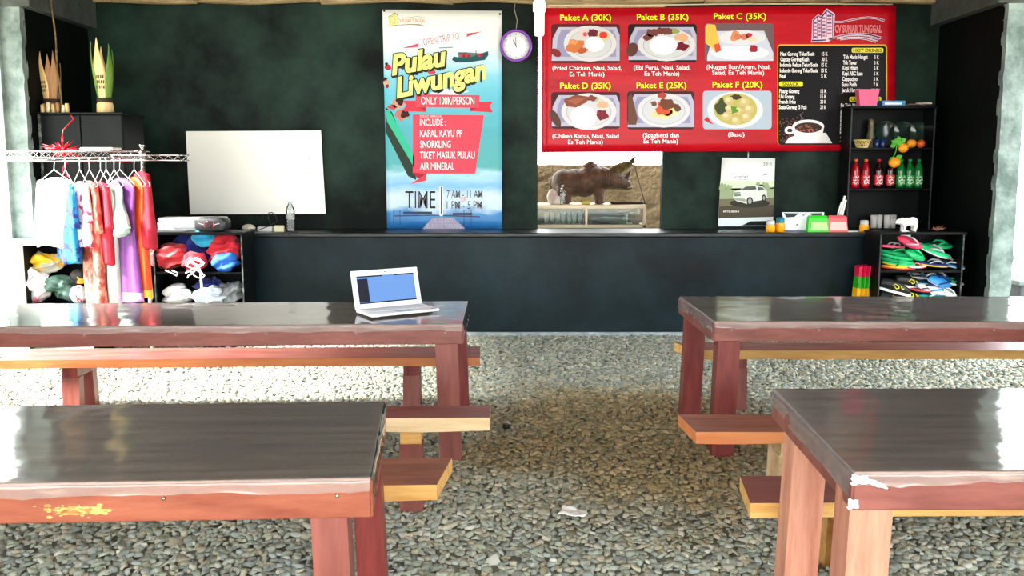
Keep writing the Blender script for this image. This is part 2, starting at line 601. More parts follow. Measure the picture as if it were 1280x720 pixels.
film_m = film_mat('clear_plastic_film', (0.93, 0.94, 0.94), 0.09, 1.1, bump=0.10, bscale=5, haze=0.17)
white_film = mat('white_crumpled_film', (232, 234, 232), 0.25)
tack_m = mat('steel_tack', (190, 186, 178), 0.35, 1.0)

TZ, TT = 0.78, 0.11
def table(NE, FE, ang, length, side, label, apron, leg_mats, seed, dx=0.02, dyf=0.1, w=0.122, worn=False, torn=False):
    """NE/FE: near and far corner (world) of the end that shows; side=+1 when that end is the right-hand one."""
    ax = Vector((math.cos(ang), math.sin(ang), 0))
    c = (NE + FE) / 2 - ax * (length / 2) * side
    root = thing('picnic_table', (c.x, c.y, 0), label, 'table', 'plastic-covered wooden tables', ang)
    inv = (Matrix.Translation((c.x, c.y, 0)) @ Matrix.Rotation(ang, 4, 'Z')).inverted()
    ne, fe = inv @ NE, inv @ FE
    ne.z = fe.z = 0
    L = length
    nl, fl = Vector((ne.x - side * L, ne.y, 0)), Vector((fe.x - side * L, fe.y, 0))
    quad = [nl, ne, fe, fl] if side > 0 else [ne, nl, fl, fe]      # near-left, near-right, far-right, far-left
    up = Vector((0, 0, 1))
    def q(u, v): return quad[0].lerp(quad[1], u).lerp(quad[3].lerp(quad[2], u), v)
    mb = MB()
    t = 0.035
    mb.prism([q(0, 0) + up * (TZ - t), q(1, 0) + up * (TZ - t), q(1, 1) + up * (TZ - t), q(0, 1) + up * (TZ - t)], (0, 0, t), 0.004)
    mb.build('table_top', wood_top, root)
    # thick edge boards all round, just proud of the top
    def board(a, b, inn, nm):
        m2 = MB()
        d = (b - a).normalized()
        n = Vector((-d.y, d.x, 0)) * inn
        e = n * 0.045
        o = n * -0.006
        z0 = up * (TZ - TT)
        m2.prism([a + o + z0, b + o + z0, b + e + z0, a + e + z0], (0, 0, TT - 0.006), 0.004)
        return m2.build('edge_board', nm, root)
    board(quad[0], quad[1], 1, apron)
    board(quad[3], quad[2], -1, apron)
    board(quad[0] + Vector((0, 0.0, 0)), quad[3], -1, apron)
    board(quad[1], quad[2], 1, apron)
    # posts
    k = 0
    for (a, sx, sy) in ((ne, -side, 1), (fe, -side, -1), (nl, side, 1), (fl, side, -1)):
        m2 = MB()
        p = Vector(a)
        d = dx if sy > 0 else 0.012
        dy = 0.014 if sy > 0 else dyf
        xs = sorted((p.x + sx * d, p.x + sx * (d + w)))
        ysv = sorted((p.y + sy * dy, p.y + sy * (dy + w * 0.95)))
        # feet lean outwards by a centimetre or two
        fx, fy = -sx * 0.022, -sy * 0.012
        ring = lambda z, ox, oy: [(xs[0] + ox, ysv[0] + oy, z), (xs[1] + ox, ysv[0] + oy, z), (xs[1] + ox, ysv[1] + oy, z), (xs[0] + ox, ysv[1] + oy, z)]
        m2.rings([ring(0.0, fx, fy), ring(TZ - TT + 0.07, 0, 0)], smooth=False)
        m2.build('leg', leg_mats[k], root)
        k += 1
    # clear film stretched over the top, tacked over the edges
    mf = MB()
    nu, nv = 90, 26
    def film(u, v):
        p = q(u, v) + up * (TZ + 0.0035)
        p.z += 0.0016 * mnoise.noise(Vector((p.x * 5 + seed, p.y * 9, 0))) + 0.0012 * mnoise.noise(Vector((p.x * 17, p.y * 4 + seed, 3)))
        return p
    mf.grid(nu, nv, film)
    def skirt(e0, e1, out, n, k=1.0):
        def fn(u, v):
            p = e0.lerp(e1, u)
            drop = (0.038 + 0.014 * mnoise.noise(Vector((p.x * 4, p.y * 4, seed))) + 0.006 * mnoise.noise(Vector((p.x * 21, p.y * 21, seed)))) * v * k
            bulge = 0.0095 + (0.004 * k * k * mnoise.noise(Vector((p.x * 14, p.y * 14, seed + v * 3)))) * v
            e = out * (bulge if v > 0 else 0.0) 
            z = TZ + 0.0035 - drop
            if v == 0:
                z += 0.0016 * mnoise.noise(Vector((p.x * 5 + seed, p.y * 9, 0))) + 0.0012 * mnoise.noise(Vector((p.x * 17, p.y * 4 + seed, 3)))
            return Vector((p.x + e.x, p.y + e.y, z))
        mf.grid(n, 5, fn)
    skirt(quad[0], quad[1], Vector((0, -1, 0)), 120)
    skirt(quad[3], quad[2], Vector((0, 1, 0)), 60)
    skirt(quad[0], quad[3], Vector((-1, 0, 0)), 60, 1.9)
    skirt(quad[1], quad[2], Vector((1, 0, 0)), 60, 1.9)
    fo = mf.build('plastic_cover', film_m, root, fixn=False)
    fo['label'] = 'clear plastic film'
    # tacks along the near edge
    for i in range(7):
        m2 = MB()
        u = 0.03 + i * 0.155
        p = q(u if side < 0 else 1 - u, 0)
        m2.lathe([(0.0001, 0.0), (0.0055, 0.0), (0.0045, 0.003), (0.0001, 0.0035)], seg=10)
        o = m2.build('tack', tack_m, root)
        o.location = (p.x, p.y - 0.0085, TZ - 0.045)
        o.rotation_euler = (PI / 2, 0, 0)
    if worn:
        m2 = MB()
        p = inv @ G(95, 646, 0.70)
        yp = lambda x: quad[0].y + (quad[1].y - quad[0].y) * (x - quad[0].x) / (quad[1].x - quad[0].x) - 0.0068
        pts = []
        for i in range(70):
            a = 2 * PI * i / 70
            r = 1 + 0.4 * mnoise.noise(Vector((math.cos(a) * 2, math.sin(a) * 2, 4))) + 0.45 * mnoise.noise(Vector((math.cos(a) * 9, math.sin(a) * 9, 2)))
            pts.append((p.x + 0.07 * r * math.cos(a), yp(p.x), 0.705 + 0.012 * r * math.sin(a)))
        m2.prism(pts, (0, 0.0006, 0))
        rr = random.Random(6)
        for k in range(60):
            x, z, q = p.x + rr.gauss(-0.02, 0.045), 0.705 + rr.gauss(0, 0.008), 0.001 + 0.004 * rr.random()
            m2.prism([(x + q * 2 * math.cos(t), yp(x), z + q * math.sin(t)) for t in (0, 1.3, 2.5, 3.8, 5)], (0, 0.0006, 0))
        m2.build('bare_wood_patch', wood_raw, root)['label'] = 'bare yellow patch where the paint wore off'
    if torn:
        cn = q(0, 0)
        for (ox, oz, sx_, sz_, sd) in ((0.010, TZ - 0.018, 0.045, 0.026, 1), (-0.004, TZ - 0.088, 0.03, 0.026, 5), (0.055, TZ - 0.026, 0.06, 0.014, 9)):
            m2 = MB()
            m2.grid(14, 8, lambda u, v: Vector((cn.x + ox + (u - 0.5) * sx_ * (1 + 0.4 * mnoise.noise(Vector((v * 4, sd, 0)))), cn.y - 0.012 - 0.012 * abs(mnoise.noise(Vector((u * 4 + sd, v * 4, 2)))), oz + (v - 0.5) * sz_ * (1 + 0.6 * mnoise.noise(Vector((u * 3, sd, 4)))) - 0.02 * (u - 0.4) * (sd > 6))))
            m2.build('torn_film', white_film, root)['label'] = 'crumpled whitish torn film at the corner'
    return root

def bench(E_near, E_far, ang, length, side, z, th, label, edge_m, post_ms, inset=0.36, seat=wood_seat):
    ax = Vector((math.cos(ang), math.sin(ang), 0))
    c = (E_near + E_far) / 2 - ax * (length / 2) * side
    root = thing('plank_bench', (c.x, c.y, 0), label, 'bench', 'wooden plank benches', ang)
    inv = (Matrix.Translation((c.x, c.y, 0)) @ Matrix.Rotation(ang, 4, 'Z')).inverted()
    a, b2 = inv @ E_near, inv @ E_far
    L = length
    nl, fl = Vector((a.x - side * L, a.y, 0)), Vector((b2.x - side * L, b2.y, 0))
    quad = [nl, Vector((a.x, a.y, 0)), Vector((b2.x, b2.y, 0)), fl] if side > 0 else [Vector((a.x, a.y, 0)), nl, fl, Vector((b2.x, b2.y, 0))]
    up = Vector((0, 0, 1))
    mb = MB()
    n = 30
    rg = []
    for i in range(n + 1):
        p, r = quad[0].lerp(quad[1], i / n), quad[3].lerp(quad[2], i / n)
        wv = 0.004 * mnoise.noise(Vector((i * 0.35, z * 9, 1)))
        rg.append([p + up * (z - th + wv * 1.5), p + up * z, r + up * z, r + up * (z - th + wv)])
    R = [[mb.bm.verts.new(v) for v in ring] for ring in rg]
    mb.mats = [seat, edge_m]
    for i in range(n):
        for k in range(4):
            f = mb.bm.faces.new([R[i][k], R[i][(k + 1) % 4], R[i + 1][(k + 1) % 4], R[i + 1][k]])
            f.material_index = 0 if k == 1 else 1
    for rr in (R[0], R[-1]):
        f = mb.bm.faces.new(rr)
        f.material_index = 1
    mb.build('seat_plank', None, root)
    y0, y1 = quad[0].y, quad[3].y
    xs = [quad[1].x - inset, quad[0].x + inset]
    for i, x in enumerate(xs):
        m2 = MB()
        m2.box(x - 0.05, x + 0.05, y0 + 0.03, y1 - 0.03, z - th - 0.07, z - th, 0.004)
        m2.build('cross_rail', post_ms[1], root)
        for j, y in enumerate((y0 + 0.075, y1 - 0.075)):
            m2 = MB()
            s = 0.055 if j == 0 else 0.045
            fy = -0.02 if j == 0 else 0.02
            ring = lambda zz, oy: [(x - s, y - 0.035 + oy, zz), (x + s, y - 0.035 + oy, zz), (x + s, y + 0.035 + oy, zz), (x - s, y + 0.035 + oy, zz)]
            m2.rings([ring(0.0, fy), ring(z - th - 0.068, 0)], smooth=False)
            m2.build('leg', post_ms[j], root)
    return root

T = TZ
table(G(578, 405, T), G(585, 377, T), math.radians(2.4), 3.1, 1, 'back left red-brown table under clear plastic, the laptop on it', wood_apron, (wood_leg, wood_dred, wood_leg, wood_dred), 1, 0.03, 0.10)
table(G(463, 598, T), G(480, 503, T), math.radians(2.6), 3.0, 1, 'front left red-brown table with a bare yellow patch on its edge', wood_apron_o, (wood_leg, wood_dred, wood_leg, wood_dred), 2, 0.07, 0.03, 0.10, worn=True)
table(G(893, 402, T), G(850, 371, T), math.radians(-0.4), 3.1, -1, 'back right red-brown table on dark red legs, before the flip-flop rack', wood_apron, (wood_dred, wood_dred, wood_leg, wood_leg), 3, 0.03, 0.10)
table(G(1068, 590, T), G(968, 487, T), math.radians(0.4), 3.0, -1, 'front right red-brown table on pale pinkish legs with torn plastic corner', wood_apron, (wood_pink, wood_pink, wood_pink, wood_pink), 4, 0.0, 0.12, torn=True)

def E(px, py, z): return G(px, py, z)
zb = 0.40
bench(E(600, 447, zb), E(600, 433, zb), math.radians(1.6), 3.1, 1, zb, 0.055, 'red bench on the far side of the back left table', wood_orange, (wood_leg, wood_dred), 0.45, wood_apron)
zb = 0.47
bench(E(612, 522, zb), E(613, 507, zb), math.radians(1.6), 3.0, 1, zb, 0.065, 'bench with a cream raw edge, between the two left tables', wood_cream, (wood_leg, wood_raw), 0.37, wood_apron)
zb = 0.42
bench(E(546, 606, zb), E(565, 572, zb), math.radians(2.2), 3.0, 1, zb, 0.062, 'brown bench with a yellow edge behind the front left table', wood_raw, (wood_leg, wood_leg), 0.42)
zb = 0.42
bench(E(870, 438, zb), E(843, 428, zb), 0.0, 3.1, -1, zb, 0.06, 'bench with a yellow edge on the far side of the back right table', wood_raw, (wood_leg, wood_leg), 0.30, wood_apron)
bench(E(870, 540, zb), E(848, 518, zb), math.radians(-0.5), 3.1, -1, zb, 0.055, 'bench with an orange edge between the two right tables', wood_orange, (wood_cream, wood_cream), 0.45)
zb = 0.36
bench(E(938, 629, zb), E(925, 595, zb), math.radians(1.0), 3.0, -1, zb, 0.058, 'bench with a yellow edge behind the front right table', wood_raw, (wood_raw, wood_raw), 0.42, wood_apron)

# ================================================================ BANNERS, BOARD, CLOCK, CALENDAR
_font_cache = {}
def text_faces(s, bold=0.0, shear=0.0):
    key = (s, bold, shear)
    if key in _font_cache:
        return _font_cache[key]
    cu = bpy.data.curves.new('tmp', 'FONT')
    cu.body = s
    cu.size = 1.0
    cu.offset = bold
    cu.shear = shear
    cu.resolution_u = 3
    o = bpy.data.objects.new('tmp', cu)
    me = bpy.data.meshes.new_from_object(o)
    vs = [v.co.copy() for v in me.vertices]
    fs = [list(p.vertices) for p in me.polygons]
    bpy.data.objects.remove(o)
    bpy.data.curves.remove(cu)
    bpy.data.meshes.remove(me)
    _font_cache[key] = (vs, fs)
    return vs, fs
_hv = text_faces('H')[0]
CAP = max(v.y for v in _hv)

def ink(col, rough=0.45, coat=0.0):
    return mat('ink_%d_%d_%d_%d' % (*col, int(coat * 10 + rough * 100)), col, rough, coat=coat, spec=0.12)

class Art(MB):
    """Flat printed artwork; coordinates are design units carried onto a plane by fn(x, y, lift)."""
    def __init__(s, fn, rough=0.45, coat=0.0, step=0.0011):
        super().__init__()
        s.fn, s.rough, s.coat, s.step = fn, rough, coat, step
    def c(s, col):
        return s.use(ink(col, s.rough, s.coat))
    def fill(s, pts, col, lay=1):
        s.c(col)
        f = s.poly([s.fn(x, y, lay * s.step) for x, y in pts])
        return s
    def rect(s, x0, y0, x1, y1, col, lay=1, r=0.0):
        if r <= 0:
            return s.fill([(x0, y0), (x1, y0), (x1, y1), (x0, y1)], col, lay)
        pts = []
        for cx, cy, a0 in ((x1 - r, y0 + r, -90), (x1 - r, y1 - r, 0), (x0 + r, y1 - r, 90), (x0 + r, y0 + r, 180)):
            for k in range(5):
                a = math.radians(a0 + 22.5 * k)
                pts.append((cx + r * math.cos(a), cy + r * math.sin(a)))
        return s.fill(pts, col, lay)
    def ell(s, cx, cy, rx, ry, col, lay=1, rot=0.0, n=24, jag=0.0, seed=0, clip=None):
        pts = []
        for k in range(n):
            a = 2 * PI * k / n
            q = 1 + jag * mnoise.noise(Vector((math.cos(a) * 1.8 + seed * 5, math.sin(a) * 1.8, seed)))
            x, y = rx * q * math.cos(a), ry * q * math.sin(a)
            x, y = cx + x * math.cos(rot) - y * math.sin(rot), cy + x * math.sin(rot) + y * math.cos(rot)
            if clip:
                x, y = min(max(x, clip[0]), clip[2]), min(max(y, clip[1]), clip[3])
            pts.append((x, y))
        return s.fill(pts, col, lay)
    def stroke(s, pts, w, col, lay=1):
        s.c(col)
        ws = w if isinstance(w, (list, tuple)) else [w] * len(pts)
        L, R = [], []
        for i, (x, y) in enumerate(pts):
            ax, ay = pts[max(i - 1, 0)]
            bx, by = pts[min(i + 1, len(pts) - 1)]
            dx, dy = bx - ax, by - ay
            l = math.hypot(dx, dy) or 1
            nx, ny = -dy / l * ws[i] / 2, dx / l * ws[i] / 2
            L.append((x + nx, y + ny))
            R.append((x - nx, y - ny))
        for i in range(len(pts) - 1):
            s.poly([s.fn(*p, lay * s.step) for p in (L[i], L[i + 1], R[i + 1], R[i])])
        return s
    def text(s, st, x0, yb, x1, h, col, lay=4, slope=0.0, bold=0.0, shear=0.0, grow=0.0):
        """Cap height h, baseline yb at x0, fitted to x0..x1; slope turns the baseline; grow thickens the strokes for an outline."""
        vs0, _ = text_faces(st, bold, shear)
        mnx, mxx = min(v.x for v in vs0), max(v.x for v in vs0)
        vs, fs = text_faces(st, bold + grow, shear)
        sx = (x1 - x0) / (mxx - mnx)
        sy = h / CAP
        s.c(col)
        bv = []
        for v in vs:
            x = (v.x - mnx) * sx
            y = v.y * sy
            ca, sa = math.cos(slope), math.sin(slope)
            bv.append(s.bm.verts.new(s.fn(x0 + x * ca - y * sa, yb - x * sa - y * ca, lay * s.step)))
        for f in fs:
            s._f([bv[i] for i in f])
        return s

def wallfn(Y):
    return lambda x, y, l: P(x, y, Y) + Vector((0, -l, 0))

def sheet(name, corners, Y, m, parent, thick=0.004, nx=24, ny=24, lift=0.0):
    tl, tr, br, bl = corners
    def fn(u, v):
        a = (tl[0] + (tr[0] - tl[0]) * u, tl[1] + (tr[1] - tl[1]) * u)
        c = (bl[0] + (br[0] - bl[0]) * u, bl[1] + (br[1] - bl[1]) * u)
        p = P(a[0] + (c[0] - a[0]) * v, a[1] + (c[1] - a[1]) * v, Y)
        return p
    mb = MB()
    mb.grid(nx, ny, fn, thick=-thick)
    o = mb.build(name, m, parent)
    return o

# ---- travel banner
def travel_banner():
    Y = 9.375
    c0 = P(553, 286, Y)
    root = thing('travel_banner', (0, 0, 0), 'tall blue sea-trip banner with yellow script title on the black wall', 'banner')
    m = bpy.data.materials.new('printed_sea_vinyl')
    m.use_nodes = True
    nt = m.node_tree
    b = nt.nodes['Principled BSDF']
    b.inputs['Roughness'].default_value = 0.45
    tc = nt.nodes.new('ShaderNodeTexCoord')
    sp = nt.nodes.new('ShaderNodeSeparateXYZ')
    nt.links.new(tc.outputs['Object'], sp.inputs[0])
    z0, z1 = P(553, 286, Y).z, P(553, 12, Y).z
    nz = nt.nodes.new('ShaderNodeTexNoise')
    nz.inputs['Scale'].default_value = 3.2
    nz.inputs['Detail'].default_value = 7
    mp = nt.nodes.new('ShaderNodeMapping')
    mp.inputs['Scale'].default_value = (1.0, 1.0, 2.6)
    nt.links.new(tc.outputs['Object'], mp.inputs[0])
    nt.links.new(mp.outputs[0], nz.inputs[0])
    mr = nt.nodes.new('ShaderNodeMapRange')
    mr.inputs[1].default_value, mr.inputs[2].default_value = z0, z1
    nt.links.new(sp.outputs['Z'], mr.inputs[0])
    ad = nt.nodes.new('ShaderNodeMath')
    ad.operation = 'MULTIPLY_ADD'
    ad.inputs[1].default_value = 0.10
    nt.links.new(nz.outputs['Fac'], ad.inputs[0])
    sb = nt.nodes.new('ShaderNodeMath')
    sb.operation = 'SUBTRACT'
    sb.inputs[1].default_value = 0.05
    nt.links.new(mr.outputs[0], ad.inputs[2])
    nt.links.new(ad.outputs[0], sb.inputs[0])
    r = nt.nodes.new('ShaderNodeValToRGB')
    cr = r.color_ramp
    stops = [(0.0, (34, 104, 170)), (0.075, (60, 140, 200)), (0.10, (196, 222, 238)), (0.15, (206, 228, 242)), (0.20, (120, 184, 228)), (0.255, (170, 214, 232)),
             (0.29, (70, 168, 170)), (0.45, (62, 166, 178)), (0.60, (84, 186, 208)), (0.70, (122, 204, 226)), (0.79, (206, 234, 242)), (0.86, (240, 246, 246)), (1.0, (244, 246, 238))]
    while len(cr.elements) < len(stops):
        cr.elements.new(0.5)
    for e, (p, c) in zip(cr.elements, stops):
        e.position = p
        e.color = (*lin(c), 1)
    nt.links.new(sb.outputs[0], r.inputs[0])
    nt.links.new(r.outputs[0], b.inputs['Base Color'])
    C4 = ((478, 12), (627, 13.5), (627.5, 286), (484, 286))
    sheet('vinyl_sheet', C4, Y, m, root, lift=0)
    fn = wallfn(Y)
    A = Art(fn)
    pink, pinkd = (236, 78, 96), (176, 44, 62)
    # boat with passengers
    A.fill([(565, 75), (567, 70.5), (574, 72), (590, 71), (604, 66), (610, 64), (610.5, 69), (606, 75), (585, 78), (570, 78)], (34, 84, 88), 2)
    A.fill([(573, 66), (584, 65.5), (607, 67), (607, 69), (590, 72), (573, 72)], (98, 120, 118), 1)
    for i, (x, y) in enumerate(((577, 69), (580, 70), (583, 69), (586, 70.5), (599, 69), (602, 68.5))):
        A.ell(x, y, 1.9, 2.2, (206, 60, 76) if i % 2 == 0 else (150, 40, 60), 3, n=10)
    A.stroke([(572, 66), (584, 66)], 1.2, (60, 74, 92), 3)
    A.stroke([(595, 71), (595, 63)], 0.9, (50, 80, 80), 3)
    A.stroke([(549, 60), (566, 59)], 1.0, (90, 120, 130), 1)
    # swimmers
    for (x, y, rx, ry, c) in ((485, 84, 4, 3.5, (190, 50, 70)), (483, 80, 1.8, 2, (60, 30, 36)), (519, 90, 4.5, 4, (60, 40, 70)), (539, 89, 5, 4.2, (214, 70, 84)), (540, 84, 2.4, 2.4, (190, 60, 70)),
                              (504, 84, 3, 3, (70, 60, 100)), (483, 104, 4, 4.5, (214, 170, 150)), (481, 99, 3, 2.4, (50, 34, 36)), (484, 108, 2.4, 2.4, (200, 80, 84)),
                              (497, 129, 8, 6.5, (206, 150, 128)), (500, 126, 5, 6, (58, 30, 28)), (503, 144, 9, 7, (196, 122, 104)), (506, 143, 5.5, 5, (66, 32, 30)), (490, 134, 6, 3, (200, 80, 80))):
        A.ell(x, y, rx, ry, c, 1 if rx > 5.6 else 2, jag=0.5, seed=x, n=14)
    A.ell(560, 115, 22, 4, (222, 240, 244), 1, jag=0.6, seed=3)
    # green outrigger plank with dark shadow
    A.fill([(482, 134), (490, 140), (520, 214), (520, 225), (510, 220), (482, 165)], (46, 62, 52), 1)
    A.fill([(482, 138), (487, 138), (518, 196), (518, 210), (484, 152)], (60, 190, 150), 2)
    # ribbon
    A.fill([(504, 126), (534, 126), (532, 140), (502, 139), (508, 132)], (216, 62, 80), 2)
    A.fill([(588, 128), (616, 127), (612, 133), (616, 140.5), (588, 139)], (216, 62, 80), 2)
    A.fill([(532, 139), (532, 134), (524, 134)], pinkd, 3)
    A.fill([(588, 139), (588, 134), (597, 135)], pinkd, 3)
    A.fill([(519.5, 118), (599, 119), (599, 135), (519.5, 134)], pink, 4)
    # list panel and its folded tail
    A.fill([(516, 143), (605, 144), (594, 217), (516, 217)], pink, 2)
    A.fill([(516, 216), (533, 217), (532, 226), (521, 222)], pinkd, 2)
    A.fill([(513, 230), (532, 218), (532, 226)], (230, 70, 88), 3)
    # darts beside the small title
    A.fill([(502, 60.5), (524, 54), (522.5, 56.5), (524, 58.6)], (206, 76, 104), 2)
    A.fill([(603, 39.3), (582, 42), (584, 44), (582.4, 46.4)], (206, 76, 104), 2)
    # pier in the lower picture
    A.stroke([(492, 270), (540, 269), (600, 271)], 1.4, (70, 70, 96), 1)
    A.rect(504, 264.5, 540, 268, (66, 70, 96), 1)
    A.rect(566, 266, 590, 269, (66, 70, 96), 1)
    for x in (492, 500, 580, 589):
        A.stroke([(x, 262), (x, 282)], 0.7, (50, 70, 100), 1)
    A.fill([(541, 272), (566, 272), (582, 286), (528, 286)], (170, 160, 186), 2)
    A.rect(549.2, 233, 553.8, 270, (246, 250, 252), 3, r=1.5)
    A.rect(551, 233.5, 552.3, 268, (44, 50, 62), 4)
    # logo: towers over two waves
    lg, lk = (196, 176, 90), (96, 92, 60)
    A.fill([(486, 31.5), (486, 21.5), (488, 19.6), (490.5, 21), (490.5, 19), (493, 16), (497, 19), (497, 31.5)], (236, 226, 150), 1)
    A.stroke([(485.6, 21.5), (488, 19.4), (490.6, 20.6)], 0.8, lk, 2)
    A.stroke([(490.4, 18.8), (493, 16), (497.4, 19)], 0.9, lk, 2)
    for x, ys in ((487.6, (22.5, 25, 27.5)), (492.7, (18.5, 21, 23.5, 26, 28.5))):
        for y in ys:
            A.rect(x - 0.4, y, x + 0.5, y + 1.4, lk, 2)
    A.stroke([(497, 22.6), (510, 22), (522, 20.6), (532, 22.4)], 0.5, (150, 140, 90), 1)
    A.stroke([(484, 32.8), (500, 31.2), (515, 30.6), (524, 31), (531, 32.6)], [1.0, 0.8, 1.2, 1.6, 0.5], (150, 140, 96), 2)
    A.build('artwork', None, root)
    B = Art(fn)
    red = (196, 92, 118)
    B.text('CV SUNAR TUNGGAL', 497.5, 28.3, 531.5, 4.6, (206, 140, 96), 3, bold=0.012)
    B.text('OPEN TRIP TO', 530, 57.2, 575.5, 8.5, red, 3, slope=math.radians(10.2), bold=-0.012)
    dark, yel = (40, 46, 34), (250, 240, 140)
    for (st, x0, yb, x1, h) in (('Pulau', 490.0, 93.5, 561, 23.5), ('Liwungan', 496.0, 122, 613, 23.5)):
        sl = math.radians(10.2 if st == 'Pulau' else 12.2)
        B.text(st, x0 + 0.9, yb + 1.3, x1 + 0.9, h, dark, 5, slope=sl, bold=0.04, shear=0.28, grow=0.04)
        B.text(st, x0, yb, x1, h, dark, 6, slope=sl, bold=0.04, shear=0.28, grow=0.035)
        B.text(st, x0, yb, x1, h, yel, 7, slope=sl, bold=0.04, shear=0.28)
    w = (250, 246, 246)
    B.text('ONLY 100K/PERSON', 526.5, 130.6, 593, 9.4, w, 6, bold=0.008)
    B.text('BONUS BERBAGAI', 525, 146.6, 552, 2.6, (250, 214, 214), 4, bold=0.01)
    B.text('INCLUDE :', 525, 157, 557, 8.2, w, 4, bold=0.014)
    B.text('KAPAL KAYU PP', 525, 171, 578, 8.6, w, 4, bold=0.014)
    B.text('SNORKLING', 525, 184.6, 563.5, 8.6, w, 4, bold=0.014)
    B.text('TIKET MASUK PULAU', 525, 198.2, 593.5, 8.6, w, 4, bold=0.014)
    B.text('AIR MINERAL', 525, 212, 568, 8.6, w, 4, bold=0.014)
    ink_d, halo = (40, 46, 60), (246, 250, 252)
    for (st, x0, yb, x1, h, bo) in (('TIME', 506.5, 260.6, 544.5, 22, -0.004), ('7 AM - 11 AM', 558.5, 247.3, 603, 9.4, 0.0), ('1 PM - 5 PM', 558.5, 261, 602.5, 9.6, 0.0)):
        B.text(st, x0, yb, x1, h, halo, 5, bold=bo, grow=0.014)
        B.text(st, x0, yb, x1, h, ink_d, 6, bold=bo)
    B.text('OR', 577, 252.8, 584, 6.2, (238, 150, 160), 7, slope=0.2, bold=0.01)
    B.text('MORE INFO :', 541.5, 277.6, 568.5, 5.0, (236, 234, 244), 4, bold=0.03)
    B.text('MORE INFO :', 541.5, 277.6, 568.5, 5.0, (110, 106, 140), 5, bold=-0.01)
    B.text('CV SUNAR TUNGGAL', 531.5, 285.0, 578, 4.4, (236, 234, 244), 4, bold=0.03)
    B.text('CV SUNAR TUNGGAL', 531.5, 285.0, 578, 4.4, (110, 106, 140), 5, bold=-0.01)
    B.build('lettering', None, root)
    for (x, y) in ((480.2, 13.4), (625, 17.6)):
        mb = MB()
        mb.lathe([(0.001, 0), (0.011, 0.001), (0.008, 0.006), (0.001, 0.008)], seg=10)
        o = mb.build('nail_head', mat('black_iron', (24, 24, 26), 0.5, 0.6), root)
        o.location = P(x, y, Y - 0.003)
        o.rotation_euler = (PI / 2, 0, 0)
    return root
travel_banner()

